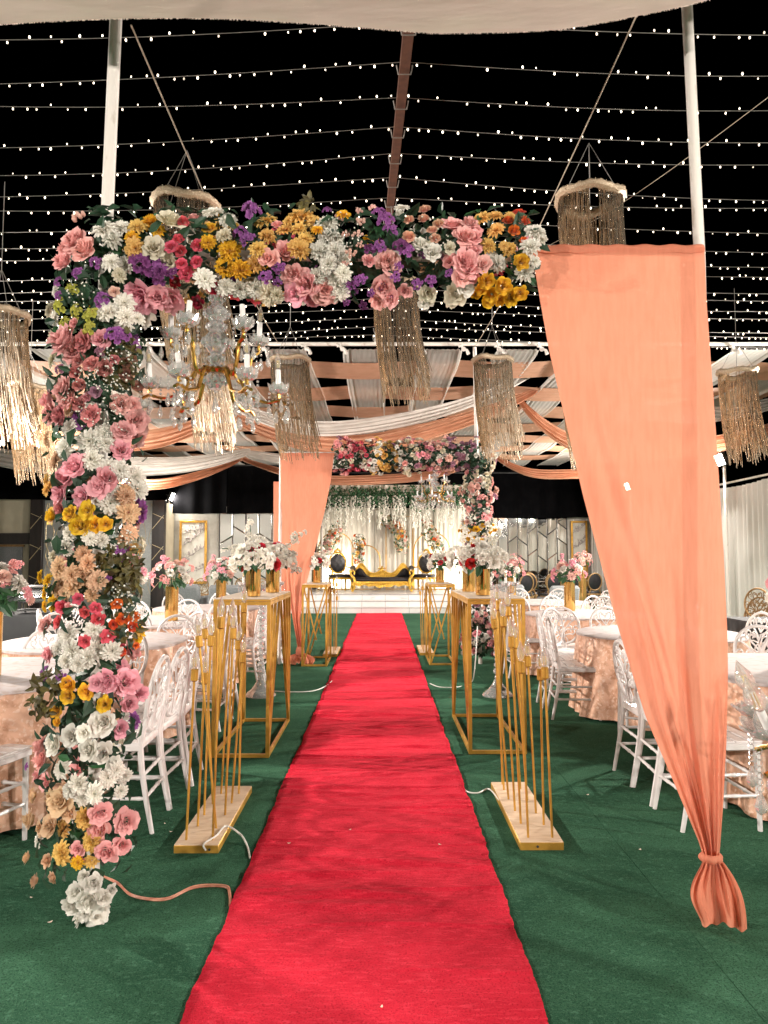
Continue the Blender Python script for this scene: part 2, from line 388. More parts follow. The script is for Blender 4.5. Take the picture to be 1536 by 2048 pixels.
# mirrored chevron walls
def mirror_wall(label, x0, x1, z0, z1, y, cols, seed, mm=None):
    r = random.Random(seed)
    t = thing('mirror_wall', label, 'mirror wall', ((x0 + x1) / 2, y, 0))
    MB().box((0, .03, (z0 + z1) / 2), (x1 - x0 + .04, .03, z1 - z0 + .04)).build('backing_board', m_wood, t)
    wdt = (x1 - x0) / cols
    for c in range(cols):
        xa = -(x1 - x0) / 2 + c * wdt; s_ = 1 if c % 2 == 0 else -1
        zc = [z0]; zz = z0 + r.uniform(.25, .5)
        while zz < z1 - .3: zc.append(zz); zz += r.uniform(.5, .85)
        zc.append(z1)
        for k in range(len(zc) - 1):
            za, zb = zc[k], zc[k + 1]; g_ = .008; sh = .10 * s_
            la = za + (0 if k == 0 else -sh); ra = za + (0 if k == 0 else sh)
            lb = zb + (0 if k == len(zc) - 2 else -sh); rb = zb + (0 if k == len(zc) - 2 else sh)
            tilt = r.uniform(-.004, .004); tl2 = r.uniform(-.003, .003); bz = .018
            out_ = [(xa + g_, la + g_), (xa + wdt - g_, ra + g_), (xa + wdt - g_, rb - g_), (xa + g_, lb - g_)]
            inn = [(xa + g_ + bz, la + g_ + bz), (xa + wdt - g_ - bz, ra + g_ + bz), (xa + wdt - g_ - bz, rb - g_ - bz), (xa + g_ + bz, lb - g_ - bz)]
            vs = [(p[0], .012, p[1]) for p in out_] + [(p[0], -.004 + (tilt if i in (0, 3) else -tilt) + (tl2 if i < 2 else -tl2), p[1]) for i, p in enumerate(inn)]
            mb = MB().add(vs, [(4, 5, 6, 7), (0, 1, 5, 4), (1, 2, 6, 5), (2, 3, 7, 6), (3, 0, 4, 7)])
            o = mb.build('mirror_panel', [mm or m_mirror, m_bevel], t, smooth=False)
            for i, p in enumerate(o.data.polygons): p.material_index = 0 if i == 0 else 1
    return t
mirror_wall('chevron mirror panels on the wall behind the oval black-backed chairs', 3.45, 6.0, .40, 2.80, 22.62, 8, 3)
mirror_wall('chevron mirror panels on the wall beside the gold framed flower picture', -4.62, -2.75, .40, 2.72, 19.97, 5, 9, mat('grey_mirror_glass', (.42, .42, .39), .35, .15, noise=(1.2, (.36, .36, .33), .4, .6, 2)))
def framed(label, x0, x1, z0, z1, y, seed):
    r = random.Random(seed)
    t = thing('framed_picture', label, 'picture', ((x0 + x1) / 2, y, z0)); W = x1 - x0; H = z1 - z0
    MB().box((0, 0, H / 2), (W, .02, H)).build('panel', m_paper, t)
    for (c, d) in (((-W / 2, -.01, H / 2), (.07, .05, H + .07)), ((W / 2, -.01, H / 2), (.07, .05, H + .07))): MB().box(c, d, bev=.01).build('frame_side', m_gold, t)
    for (c, d) in (((0, -.012, 0), (W - .07, .045, .07)), ((0, -.012, H), (W - .07, .045, .07))): MB().box(c, d, bev=.01).build('frame_rail', m_gold, t)
    pr = MB()
    for b_ in range(4):
        x = -W / 2 + .04; z = H * (.12 + .24 * b_) + r.uniform(-.05, .05); pts = [(x, -.016, z)]
        while x < W / 2 - .06:
            x += W / 9; z += r.uniform(-.02, .09); z = min(z, H - .06); pts.append((x, -.016, z))
            if r.random() < .8: pr.tube([pts[-1], (x + r.uniform(-.08, .04), -.016, min(H - .04, z + r.uniform(.05, .2)))], .006, 4)
            for q in range(2): pr.ball((min(W / 2 - .06, x + r.uniform(-.05, .05)), -.014, min(H - .06, z + r.uniform(-.03, .12))), r.uniform(.012, .035), 5, 3)
        pr.tube(pts, .009, 4)
    stuff(pr.build('branch_drawing', m_ink, t))
    return t
framed('gold framed panel with a grey flowering branch beside the lit floodlight', -5.72, -5.0, .74, 2.47, 19.96, 1)
framed('gold framed panel with a grey flowering branch next to the pleated white curtain', 6.15, 6.62, .55, 2.6, 22.6, 2)

# silver panel wall with dark pillars (flower arch side of the room)
sw = thing('silver_wall', 'silver wallpaper wall with gold crackle lines between two dark wood pillars', 'wall', (-7.6, 19.0, 0))
MB().box((0, .06, 1.52), (3.1, .08, 2.96)).build('wall_face', m_glit, sw)
r_ = random.Random(5); ln = MB()
for a in range(9):
    for sgn in (1, -1):
        x = -1.5 + a * .36 + (0 if sgn > 0 else .1); z = .06; pts = []
        while z < 2.95:
            pts.append((max(-1.5, min(1.5, x + sgn * .10 * math.sin(z * 5.2 + a * .9) + r_.uniform(-.025, .025))), .016, z)); z += .13
        ln.tube(pts, .0065, 4)
stuff(ln.build('crackle_lines', m_gline, sw))
def pillar(label, x, w_, h, y=18.98):
    t = thing('wood_pillar', label, 'pillar', (x, y, 0))
    MB().box((0, 0, h / 2), (w_, .16, h), bev=.01).build('shaft', m_wood, t)
    for k in range(7):
        z = .12 + k * .42
        MB().bar((-w_ * .45, -.083, z), (w_ * .45, -.083, z + .36 * (1 if k % 2 else -1) * .7 + .12), .012, .008, up=(0, 1, 0)).build('inlay_strip', m_gline, t)
    return t
pillar('dark wood pillar with inlaid lines at the edge of the silver wall by the floodlight', -6.03, .34, 3.0)
pillar('dark wood pillar with inlaid lines between the cream wall and the silver wall', -9.32, .34, 3.05)
cw = thing('cream_wall', 'cream upper wall with dark rail and grey doorway beside the silver wall', 'wall', (-11.2, 19.05, 0))
MB().box((0, .1, 1.52), (3.5, .1, 3.04)).build('wall_face', m_cream, cw)
MB().box((0, .02, 1.96), (3.5, .08, .30)).build('dark_rail', m_wood, cw)
MB().box((.7, .03, .88), (1.5, .05, 1.72)).build('door', m_grey, cw)
MB().box((.7, .02, 1.77), (1.6, .06, .06)).build('door_lintel', m_antique, cw)
MB().box((-.07, .02, .89), (.06, .06, 1.7)).build('door_jamb', m_antique, cw)
rw = thing('side_wall', 'narrow cream wall return beside the lit floodlight pole', 'wall', (-5.96, 19.52, 0))
MB().box((0, 0, 1.75), (.08, .95, 2.4)).build('wall_face', m_cream, rw)
MB().box((.01, 0, .28), (.08, .95, .53)).build('skirting', m_wood, rw)
sl = thing('side_wall', 'long pale side wall running beside the chafing dish table', 'wall', (-11.5, 5, 0))
MB().box((0, 0, 1.45), (.1, 27, 2.9)).build('wall_face', m_paper, sl)
MB().box((.06, 0, .2), (.04, 27, .4)).build('skirting', m_wood, sl)
v2 = thing('black_valance', 'black cloth strip hanging above the silver wall and cream wall', 'valance', (-9.4, 18.85, 3.02))
curtain('cloth_panel', m_black, (-4.2, 0, 0), (3.3, 0, 0), 0, 1.0, .04, .62, 61, v2, scal=.01)

# ------------------------------------------------------------------ floodlights
for i, (x, y, z, pw) in enumerate(FLOODS):
    side = 'on the curtain wall' if x > 0 else 'on a pole by the silver wall'
    lab = {(6.42, 13.2): 'lit black floodlight on a white pole above the pleated white curtain',
           (6.42, 18.2): 'lit floodlight whose glow shows through the big peach drape',
           (-5.9, 19.72): 'lit floodlight on a pole between the silver wall and the gold framed panel',
           (-6.45, 16.6): 'lit floodlight on a pole in front of the silver wall'}.get((x, y), 'lit floodlight on a pole along the ' + ('curtain wall' if x > 0 else 'open side'))
    t = thing('floodlight', lab, 'floodlight', (x, y, 0), group='floodlights along both sides')
    aim = (Vector((-x * .05, y + (0 if y > 0 else 2.0), .6)) - Vector((x, y, z))).normalized()
    q = aim.to_track_quat('Z', 'Y').to_matrix()
    zz = Vector((0, 0, z))
    MB().box(zz - aim * .045, (.34, .26, .07), q, bev=.012).build('housing', m_housing, t)
    MB().box(zz - aim * .006, (.29, .21, .012), q).build('lens', m_lens, t)
    MB().tube([zz + q @ Vector((-.19, 0, -.04)), zz + q @ Vector((-.19, .0, -.14)), zz + q @ Vector((.19, 0, -.14)), zz + q @ Vector((.19, 0, -.04))], .010, 6).build('bracket', m_housing, t)
    sx = .12 if x > 0 else -.12
    MB().tube([(sx, .05, 0), (sx, .05, z + .05)], .028, 8).build('pole', m_pole, t)
    ld = bpy.data.lights.new('flood_light', 'AREA'); ld.shape = 'RECTANGLE'; ld.size = .28; ld.size_y = .20; ld.energy = pw
    ld.color = (1.0, .92, .83)
    lo = bpy.data.objects.new('flood_beam', ld); COL.objects.link(lo); lo.parent = t
    lo.location = zz + aim * .03; lo.rotation_mode = 'QUATERNION'; lo.rotation_quaternion = (-aim).to_track_quat('Z', 'Y')

# ------------------------------------------------------------------ roof of strips, swags, string lights
CZ = 4.39
pipe = MB().tube([P(-900, 688, 9.67), P(2300, 688, 9.67)], .028, 8).build('roof_pipe', m_pole)
tag(pipe, 'long white roof pipe where the woven fabric strips begin', 'pipe')
WX0 = [-.25 + 1.1 * k for k in range(-6, 7)]
for ki, x0 in enumerate(WX0):
    if abs(x0) > 7: continue
    t = thing('roof_strip', 'white sheer roof strip running toward the stage, tied to the roof pipe', 'fabric strip', (x0, 9.67, CZ - .02), group='white roof strips')
    def fn(u, v, k=ki):
        y = v * 12.4; wv = .045 * math.cos(PI * (y - 1.0) / 1.55 + PI * k)
        edge = (1 - math.exp(-y * 3.0)); x = (u - .5) * .64 * (.9 + .1 * edge)
        return (x, y, wv * .5 * edge + (.010 + .03 * abs(2 * u - 1) ** 6) * math.sin(u * 50 + k) * (.3 + .7 * abs(2 * u - 1) ** 3) - .02 * math.sin(PI * (v * 8 % 1)))
    MB().grid(fn, 28, 70).build('sheet', m_voile, t)
    kb = MB()
    for sx in (-.30, .30):
        kb.ball((sx, -.02, .0), .035, 7, 5)
        kb.tube([(sx, -.03, 0), (sx + .04, -.07, -.03), (sx + .06, -.08, -.09)], [.015, .02, .028], 5)
        kb.tube([(sx, -.03, 0), (sx - .04, -.06, .04), (sx - .07, -.07, .03)], [.015, .022, .028], 5)
    kb.build('knot', m_voile2, t)
for kj in range(7):
    y0 = 10.78 + 1.58 * kj
    t = thing('roof_strip', 'peach roof strip woven crosswise through the white strips', 'fabric strip', (0, y0, CZ - .02), group='peach roof strips')
    def fn(u, v, k=kj):
        x = (u - .5) * 14.0; wv = -.045 * math.cos(PI * (x + .25) / 1.1 + PI * k)
        return (x, (v - .5) * .98, wv * .5 + .008 * math.sin(v * 33 + k) + .012 * math.sin(x * .8 + k))
    MB().grid(fn, 130, 14).build('sheet', m_peach2, t)

def swag(name, label, m, a, mid, b, wd, seed, cat='swag'):
    r = random.Random(seed); c2 = mid * 2 - (a + b) * .5        # quadratic through mid
    t = thing(name, label, cat, a)
    ph = r.uniform(0, 6)
    def fn(u, v):
        p = a * (1 - u) ** 2 + c2 * 2 * u * (1 - u) + b * u * u - a
        g_ = .28 + .72 * math.sin(PI * u) ** .6
        h = wd * g_
        pl = .045 * g_ * math.sin(v * 24 + ph + 1.2 * u) + .02 * math.sin(v * 51 + u * 9)
        return (p.x, p.y + pl + .25 * h * math.sin(PI * v), p.z + h * (.5 - v) + .03 * math.sin(u * 11 + ph) * g_)
    MB().grid(fn, 46, 34).build('draped_cloth', m, t)
    MB().ball((0, 0, 0), .055, 8, 5).build('gathered_end', m, t)
    return t
swag('fabric_swag', 'white swag sagging under the woven roof in front of the peach swag', m_voile2, P(370, 745, 11.6), P(690, 856, 11.6), P(1095, 728, 11.6), .26, 1)
swag('fabric_swag', 'peach swag sagging just below the white swag under the woven roof', m_peach2, P(400, 790, 12.0), P(700, 888, 12.0), P(1075, 778, 12.0), .36, 2)
swag('fabric_swag', 'peach swag running behind the big peach drape toward the curtain wall', m_peach2, P(1030, 790, 12.4), P(1260, 905, 12.4), P(1640, 820, 12.4), .36, 3)
swag('fabric_swag', 'white swag between the flower arch column and the roof corner, lowest one', m_voile2, P(-220, 850, 14.4), P(150, 932, 14.4), P(500, 902, 14.4), .42, 4)
swag('fabric_swag', 'peach swag showing behind the flower arch column above the white swag', m_peach2, P(-60, 850, 12.4), P(240, 884, 12.4), P(470, 815, 12.4), .36, 5)
swag('fabric_swag', 'narrow peach swag over the black valance beside the silver wall', m_peach2, P(60, 930, 17.0), P(290, 968, 17.0), P(482, 918, 17.0), .26, 6)
swag('fabric_swag', 'narrow peach swag dipping over the stage behind the far flower arch', m_peach2, P(482, 918, 17.2), P(735, 962, 17.2), P(985, 910, 17.2), .24, 7)
swag('fabric_swag', 'narrow peach swag over the black valance on the mirror wall side', m_peach2, P(985, 910, 17.4), P(1120, 950, 17.4), P(1330, 925, 17.4), .24, 8)
swag('fabric_swag', 'white swag stretched low across the roof above the far peach drape', m_voile2, P(490, 905, 15.4), P(740, 925, 15.4), P(1000, 895, 15.4), .32, 9)
swag('fabric_swag', 'white swag rising to the roof corner behind the big peach drape', m_voile2, P(1085, 735, 12.6), P(1330, 830, 12.6), P(1700, 760, 12.6), .28, 10)

# ridge beam
ba = P(822, 12, 3.75); bb = P(752, 684, 9.72)
bm = thing('ridge_beam', 'brown square steel ridge beam that the fairy lights are tied to', 'beam', ba)
MB().bar((0, 0, 0), (bb - ba) * .86, .062, .062).build('beam', m_brown, bm)
MB().bar((bb - ba) * .86, bb - ba, .05, .05).build('pipe_end', m_pole, bm)
# fairy light strings
def sky_string(i, Y, label):
    u = (Y - ba.y) / (bb.y - ba.y); pc = ba + (bb - ba) * u
    zc = pc.z + .045; xc = pc.x
    t = thing('string_light', label, 'string light', (xc, Y, zc), group='fairy light strings over the aisle')
    r = random.Random(100 + i); wire = MB(); bl = MB()
    half = .56 * Y + 1.2
    for sgn in (-1, 1):
        pts = []; n = 40; sl_ = r.uniform(.020, .040); sag = r.uniform(.02, .07)
        yo = r.uniform(-.10, .10)
        for k in range(n + 1):
            s_ = k / n * half
            pts.append(Vector((sgn * s_, yo * s_ / half, -sl_ * s_ - sag * math.sin(PI * min(1, s_ / half)))))
        wire.tube(pts, .0020 + .00008 * Y, 4)
        s_ = r.uniform(.03, .08)
        while s_ < half:
            k = min(n - 1, int(s_ / half * n)); p = pts[k].lerp(pts[k + 1], s_ / half * n - k)
            dn = r.choice((-1, -1, 1)); rad = .0040 + .00042 * Y
            if r.random() < .93: bl.ball(p + Vector((0, 0, dn * .016)), rad * r.uniform(.65, 1.2), 6, 4, 1.5)
            s_ += r.uniform(.06, .15)
    wire.tube([(-.05, -.01, -.03), (-.04, -.01, -.09), (.04, -.01, -.09), (.05, -.01, -.03)], .005, 4)
    wire.build('wire', m_wire, t); stuff(bl.build('bulbs', m_bulb, t))
ORD = 'first second third fourth fifth sixth seventh eighth ninth tenth eleventh twelfth thirteenth fourteenth fifteenth sixteenth seventeenth eighteenth'.split()
Yk = 3.92; i = 0
while Yk < 9.6:
    sky_string(i, Yk, 'string of tiny warm fairy lights across the black sky, %s from the roof pipe' % ORD[17 - i])
    Yk += .33 + (.012 * math.sin(i * 2.1)); i += 1

# entrance canopy cloth over the camera
def canf(u, v):
    x = (u - .5) * 5.6; Y = 2.62 - v * 8.5
    key = [(-2.8, 3.47), (-1.45, 3.45), (-.95, 3.44), (-.3, 3.435), (.2, 3.435), (.72, 3.475), (1.22, 3.56), (2.8, 3.9)]
    for (a_, za), (b_, zb) in zip(key[:-1], key[1:]):
        if a_ <= x <= b_ + 1e-6: z = za + (zb - za) * (x - a_) / (b_ - a_); break
    z += .085 + .09 * min(v * 30, 1) - .02 * math.sin(v * 60) * min(v * 20, 1) + .05 * math.sin(v * 9) + v * .5
    return (x, Y + .05 * math.sin(x * 2.1) + (.0), z)
cn = thing('canopy_cloth', 'cream canopy cloth with frayed edge hanging above the two white poles', 'canopy', (0, 2.62, 3.4))
o = MB().grid(lambda u, v: tuple(Vector(canf(u, v * v)) - Vector((0, 2.62, 3.4))), 80, 60).build('cloth', m_canopy, cn)
fr = MB(); r_ = random.Random(3)
for k in range(1600):
    u = r_.random(); p = Vector(canf(u, 0)) - Vector((0, 2.62, 3.4)); d = Vector((r_.uniform(-.003, .003), 0, -r_.uniform(.003, .007)))
    fr.add([p + Vector((-.0016, 0, .002)), p + Vector((.0016, 0, .002)), p + d], [(0, 1, 2)])
stuff(fr.build('frayed_threads', m_canopy, cn))

# ropes
def rope(a, b, label, rad=.0036):
    t = MB(); d = b - a; n = 24
    t.tube([d * (k / n) + Vector((0, 0, -.10 * math.sin(PI * k / n))) for k in range(n + 1)], rad, 5)
    o = t.build('rope', m_rope); o.location = a; tag(o, label, 'rope'); return o
rope(P(262, 50, 2.75), P(556, 686, 9.62), 'jute guy rope from the canopy over the crystal chandelier to the roof pipe')
rope(P(1278, 20, 2.75), P(952, 690, 9.62), 'jute guy rope from the canopy to the roof pipe past the peach drape')
rope(P(1660, 100, 4.0), P(1080, 500, 9.6), 'thin slack rope crossing behind the white pole of the peach drape', .0026)

# ------------------------------------------------------------------ fringe lanterns
def lantern_meshes(seed, n=230):
    r = random.Random(seed); hoop = MB(); st_ = MB(); ca = MB()
    wob = lambda a: .012 * math.sin(2 * a + seed) + .008 * math.sin(5 * a)
    pts = [(.19 * math.cos(2 * PI * k / 40), .19 * math.sin(2 * PI * k / 40), wob(2 * PI * k / 40)) for k in range(40)]
    hoop.tube(pts, [.026 + .004 * math.sin(k * 3.1) for k in range(40)], 7, closed=True)
    for k in range(160):
        a = r.uniform(0, 2 * PI); p = Vector((.19 * math.cos(a), .19 * math.sin(a), wob(a)))
        b = r.uniform(0, 2 * PI); d = Vector((math.cos(a) * math.cos(b), math.sin(a) * math.cos(b), math.sin(b)))
        hoop.tube([p + d * .014, p + d * .030], .0022, 3, cap=False)
    for k in range(n):
        a = 2 * PI * (k + r.uniform(-.4, .4)) / n
        if math.sin(a * 3 + seed) > .93: continue
        x, y = .19 * math.cos(a), .19 * math.sin(a); L = r.uniform(.74, 1.03); lean = .09 + .03 * math.sin(a * 2 + seed)
        sw = r.uniform(-.02, .02); pts = []
        for j in range(7):
            v = j / 6; pts.append((x + lean * v * v + sw * v + .004 * math.sin(v * 9 + k), y + r.uniform(-.006, .006) + sw * .5 * v, wob(a) - L * v))
        st_.tube(pts, [.0018, .0024, .0024, .0024, .0024, .0026, .0034], 3, cap=False)
    for k in range(4):
        a = PI / 4 + PI / 2 * k; ca.tube([(.18 * math.cos(a), .18 * math.sin(a), 0), (0, 0, .36)], .0022, 4)
    return hoop.mesh('hoop', mat('champagne_braid', (.62, .47, .32), .55, .25, noise=(120, (.80, .66, .50), .5, .65, 3))), st_.mesh('tinsel_strands', m_tinsel), ca.mesh('hanging_wires', m_wire)
LM = [lantern_meshes(s_) for s_ in (1, 2, 3)]
def lantern(k, px, py, Y, label, rz=0.0, up=None, sc=1.0):
    p = P(px, py, Y); t = thing('fringe_lantern', label, 'hanging lantern', p, rz, group='gold tinsel fringe lanterns')
    t.scale = (sc, sc, sc)
    link('hoop', LM[k % 3][0], t); stuff(link('tinsel_strands', LM[k % 3][1], t)); link('hanging_wires', LM[k % 3][2], t)
    if up:
        q = (Vector(up) - p) / sc; q = Matrix.Rotation(-rz, 3, 'Z') @ q
        MB().tube([(0, 0, .36), q], .003, 4).build('hanging_cord', m_wire, t)
lantern(0, 372, 412, 4.24, 'tinsel fringe lantern hanging behind the flower arch over the crystal chandelier', .2)
lantern(1, 1180, 398, 4.2, 'tinsel fringe lantern above the top edge of the big peach drape', .5)
pm = ba + (bb - ba) * ((5.9 - ba.y) / (bb.y - ba.y))
lantern(2, 792, 575, 5.9, 'tinsel fringe lantern under the flower arch beam, hung from the ridge beam', .1, up=pm)
lantern(0, 985, 722, 7.0, 'tinsel fringe lantern in front of the white pole of the far flower arch', 0, up=P(985, 722, 7.0) + Vector((0, 0, .95)))
lantern(1, 580, 722, 7.0, 'tinsel fringe lantern above the far peach drape', 0, up=P(580, 722, 7.0) + Vector((0, 0, .95)))
lantern(2, 1474, 745, 7.6, 'tinsel fringe lantern beside the white pole above the pleated white curtain', .3, up=P(1474, 745, 7.6) + Vector((0, 0, .95)))
lantern(1, 0, 632, 5.2, 'tinsel fringe lantern outside the flower arch column, the bigger one there', 0, up=P(0, 632, 5.2) + Vector((0, 0, 1.05)), sc=1.0)
lantern(0, 60, 775, 7.4, 'tinsel fringe lantern just beside the flower arch column, the smaller one there', .9, up=P(60, 775, 7.4) + Vector((0, 0, .95)))
lantern(2, 415, 700, 6.9, 'tinsel fringe lantern directly behind the crystal chandelier', .4, up=P(415, 700, 6.9) + Vector((0, 0, .95)))
lantern(0, 1160, 745, 7.4, 'tinsel fringe lantern mostly hidden behind the big peach drape', .2, up=P(1160, 745, 7.4) + Vector((0, 0, .95)))

# ================================================================== FLOWERS
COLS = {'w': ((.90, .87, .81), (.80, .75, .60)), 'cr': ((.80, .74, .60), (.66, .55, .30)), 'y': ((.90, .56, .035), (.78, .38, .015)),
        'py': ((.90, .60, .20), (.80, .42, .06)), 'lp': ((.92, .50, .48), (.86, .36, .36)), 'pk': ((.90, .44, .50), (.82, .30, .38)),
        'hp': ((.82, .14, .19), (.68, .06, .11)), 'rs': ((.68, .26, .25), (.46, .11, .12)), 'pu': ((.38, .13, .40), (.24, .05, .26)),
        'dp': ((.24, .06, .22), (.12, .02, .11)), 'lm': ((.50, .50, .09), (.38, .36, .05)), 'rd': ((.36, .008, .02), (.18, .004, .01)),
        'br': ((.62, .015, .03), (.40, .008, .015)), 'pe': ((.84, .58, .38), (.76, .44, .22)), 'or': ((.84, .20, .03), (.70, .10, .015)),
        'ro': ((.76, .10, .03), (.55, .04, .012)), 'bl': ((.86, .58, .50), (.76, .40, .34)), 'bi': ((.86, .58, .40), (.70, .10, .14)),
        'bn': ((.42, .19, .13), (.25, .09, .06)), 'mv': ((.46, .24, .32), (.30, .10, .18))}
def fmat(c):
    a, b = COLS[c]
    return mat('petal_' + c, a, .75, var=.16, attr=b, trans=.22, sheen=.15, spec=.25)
def petal(mb, L, W, elev, az, r0=0.04, curl=.25, cup=.2, tipw=.25, nu=2, nv=4, ruf=0.0, rr=random, t0=0.0):
    ca, sa = math.cos(az), math.sin(az); ph = rr.uniform(0, 6)
    def fn(u, v):
        s_ = (u - .5) * 2
        wv = W * (math.sin(PI * min(1, v * .82 + .12)) ** .7 * (1 - tipw) + tipw * (v if v < .5 else .5)) if tipw < .5 else W * min(1, .45 + 1.1 * v) * (1 if v < .8 else math.sqrt(max(.15, 1 - ((v - .8) / .2) ** 2 * .75)))
        e = elev - curl * v * v * 2
        x = r0 + L * v * math.cos(elev) + curl * L * v * v * .3
        z = L * math.sin(e if v > 0 else elev) * v + cup * W * s_ * s_ * .8 + ruf * L * math.sin(s_ * 4 + ph + v * 5) * v
        y = wv * s_ * .5
        return (x * ca - y * sa, x * sa + y * ca, z)
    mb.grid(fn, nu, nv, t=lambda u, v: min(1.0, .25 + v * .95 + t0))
def chrysm(seed):
    r = random.Random(seed); mb = MB()
    for (n, L, e, W) in ((13, .46, 4, .235), (13, .43, 18, .225), (11, .37, 34, .20), (9, .28, 52, .16), (6, .18, 72, .12)):
        for k in range(n):
            petal(mb, L * r.uniform(.86, 1.08), W * r.uniform(.85, 1.1), R(e + r.uniform(-9, 9)), 2 * PI * (k + r.uniform(-.25, .25)) / n, .03, .10, .35, .2, 2, 3, 0, r)
    return mb
def cup_petal(mb, az, hw, rb, rt, h, lip, rr, ruf=.02, nu=5, nv=5):
    """one petal wrapped part of the way round the flower's axis"""
    ph = rr.uniform(0, 6); tw = rr.uniform(-.15, .15)
    def fn(u, v):
        s_ = 2 * u - 1; top = 1 - .30 * s_ * s_ - .12 * abs(s_) ** 5
        vv = v * top; rad = rb + (rt - rb) * vv ** 1.5 + lip * max(0, vv - .55) ** 1.4 * 2 + ruf * math.sin(s_ * 5 + ph) * v
        z = h * (vv - .9 * lip * max(0, vv - .7) ** 2 * 4) + ruf * .6 * math.sin(s_ * 7 + ph) * v
        a = az + s_ * hw * (1 - .10 * v) + tw * v
        return (rad * math.cos(a), rad * math.sin(a), z)
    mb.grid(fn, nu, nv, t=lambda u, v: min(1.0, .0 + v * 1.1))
def rosem(seed, loose=0.0):
    r = random.Random(seed); mb = MB(); a0 = r.uniform(0, 6)
    L = [(2, 100, .02, .05, .50, .0), (3, 80, .05, .11, .49, .02), (3, 76, .08, .17, .47, .04), (4, 64, .11, .24, .43, .07), (5, 56, .14, .31, .37, .10), (5, 54, .16, .375, .29, .13), (6, 44, .17, .43, .19, .16)]
    for k, (n, hw, rb, rt, h, lip) in enumerate(L):
        a0 += 1.1
        for j in range(n):
            cup_petal(mb, a0 + 2 * PI * (j + r.uniform(-.12, .12) * (1 + 2 * loose)) / n, R(hw * r.uniform(.85, 1.1)), rb * (1 + loose * .5), rt * r.uniform(.92, 1.08) * (1 + loose * r.uniform(-.15, .22)), h * r.uniform(.92, 1.06) * (1 + loose * r.uniform(-.25, .15)), lip * (1 + loose * .8), r, .008 + .034 * loose, 6, 4)
    return mb
def orchm(seed, n=8):
    r = random.Random(seed); mb = MB()
    for k in range(n):
        a = 2.4 * k; rad = .36 * math.sqrt((k + .3) / n); c = Vector((rad * math.cos(a), rad * math.sin(a), .28 * (1 - (rad / .42) ** 2) + .05))
        nrm = Vector((c.x * 1.6, c.y * 1.6, .5)).normalized(); q = nrm.to_track_quat('Z', 'Y')
        s_ = MB(); 
        for j in range(5): petal(s_, .19, .19, R(r.uniform(18, 50)), 2 * PI * j / 5 + r.uniform(-.2, .2), .008, .12, .3, .6, 2, 2, .05, r)
        mb.add([q @ Vector(p) + c for p in s_.v], s_.f, s_.t)
    return mb
def budm(seed):
    r = random.Random(seed); mb = MB()
    for k in range(6):
        a = 2.4 * k; rad = .34 * math.sqrt((k + .4) / 6); c = Vector((rad * math.cos(a), rad * math.sin(a), .2 + .2 * (1 - rad)))
        s_ = MB(); s_.lathe([(.03, -.14), (.10, -.07), (.115, .0), (.085, .09), (.05, .12), (.035, .08)], 7)
        q = Vector((c.x, c.y, .7)).to_track_quat('Z', 'Y')
        mb.add([q @ Vector(p) + c for p in s_.v], s_.f, [min(1, max(.1, .3 + p[2] * 5)) for p in s_.v])
    return mb
FT = {'C': ('chrysanthemum', [chrysm(s_) for s_ in (1, 2, 3)]), 'R': ('rose', [rosem(s_, lo) for s_, lo in ((4, 0), (5, .25), (6, .1), (19, .4))]),
      'P': ('peony', [rosem(s_, lo) for s_, lo in ((7, 1.0), (8, 1.4), (9, .8), (10, 1.2), (17, 1.6), (18, 1.0))]), 'O': ('blossom_cluster', [orchm(s_) for s_ in (11, 12, 13)]), 'B': ('bud_cluster', [budm(s_) for s_ in (14, 15)])}
FM = {}
def fmesh(t, c, rr):
    v = rr.randrange(len(FT[t][1])); k = (t, v, c)
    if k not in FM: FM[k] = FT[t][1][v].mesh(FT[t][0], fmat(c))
    return FM[k]
def place(o, loc, nrm, size, spin):
    o.rotation_mode = 'QUATERNION'
    o.rotation_quaternion = Vector(nrm).normalized().to_track_quat('Z', 'Y') @ Quaternion((0, 0, 1), spin)
    o.location = loc; o.scale = (size,) * 3
def flower(root, t, c, pos, nrm, size, rr):
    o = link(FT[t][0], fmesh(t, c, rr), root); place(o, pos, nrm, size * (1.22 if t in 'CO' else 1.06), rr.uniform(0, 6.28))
    k = o.scale[0]; o.scale = (k * rr.uniform(.86, 1.14), k * rr.uniform(.86, 1.14), k * rr.uniform(.75, 1.35)); return o
def leaf_into(mb, pos, nrm, d, L, W, tv):
    nrm = Vector(nrm).normalized(); d = Vector(d); d = (d - nrm * d.dot(nrm)); d = d.normalized() if d.length > 1e-5 else nrm.orthogonal().normalized()
    s_ = nrm.cross(d); p = Vector(pos)
    vs = [p, p + d * L * .35 + s_ * W * .5 + nrm * W * .15, p + d * L * .4 - nrm * W * .08, p + d * L * .35 - s_ * W * .5 + nrm * W * .15,
          p + d * L * .75 + s_ * W * .32 - nrm * L * .05, p + d * L * .75 - nrm * L * .14, p + d * L * .75 - s_ * W * .32 - nrm * L * .05, p + d * L - nrm * L * .24]
    mb.add(vs, [(0, 2, 1), (0, 3, 2), (1, 2, 5, 4), (2, 3, 6, 5), (4, 5, 7), (5, 6, 7)], [tv] * 8)
m_leaf = mat('dark_green_leaf', (.030, .085, .038), .5, attr=(.008, .028, .016), trans=.12, noise=(40, (.018, .055, .028), .4, .7, 2))
m_leafb = mat('bright_green_leaf', (.045, .16, .05), .5, attr=(.02, .08, .035), trans=.15, noise=(40, (.03, .11, .04), .4, .7, 2))
m_olive = mat('olive_brown_leaf', (.17, .14, .035), .55, attr=(.05, .035, .014), trans=.15, noise=(40, (.07, .06, .018), .4, .7, 2))
m_breath = mat('tiny_white_sprig', (.80, .78, .70), .7, noise=(40, (.7, .68, .6), .4, .7, 2))
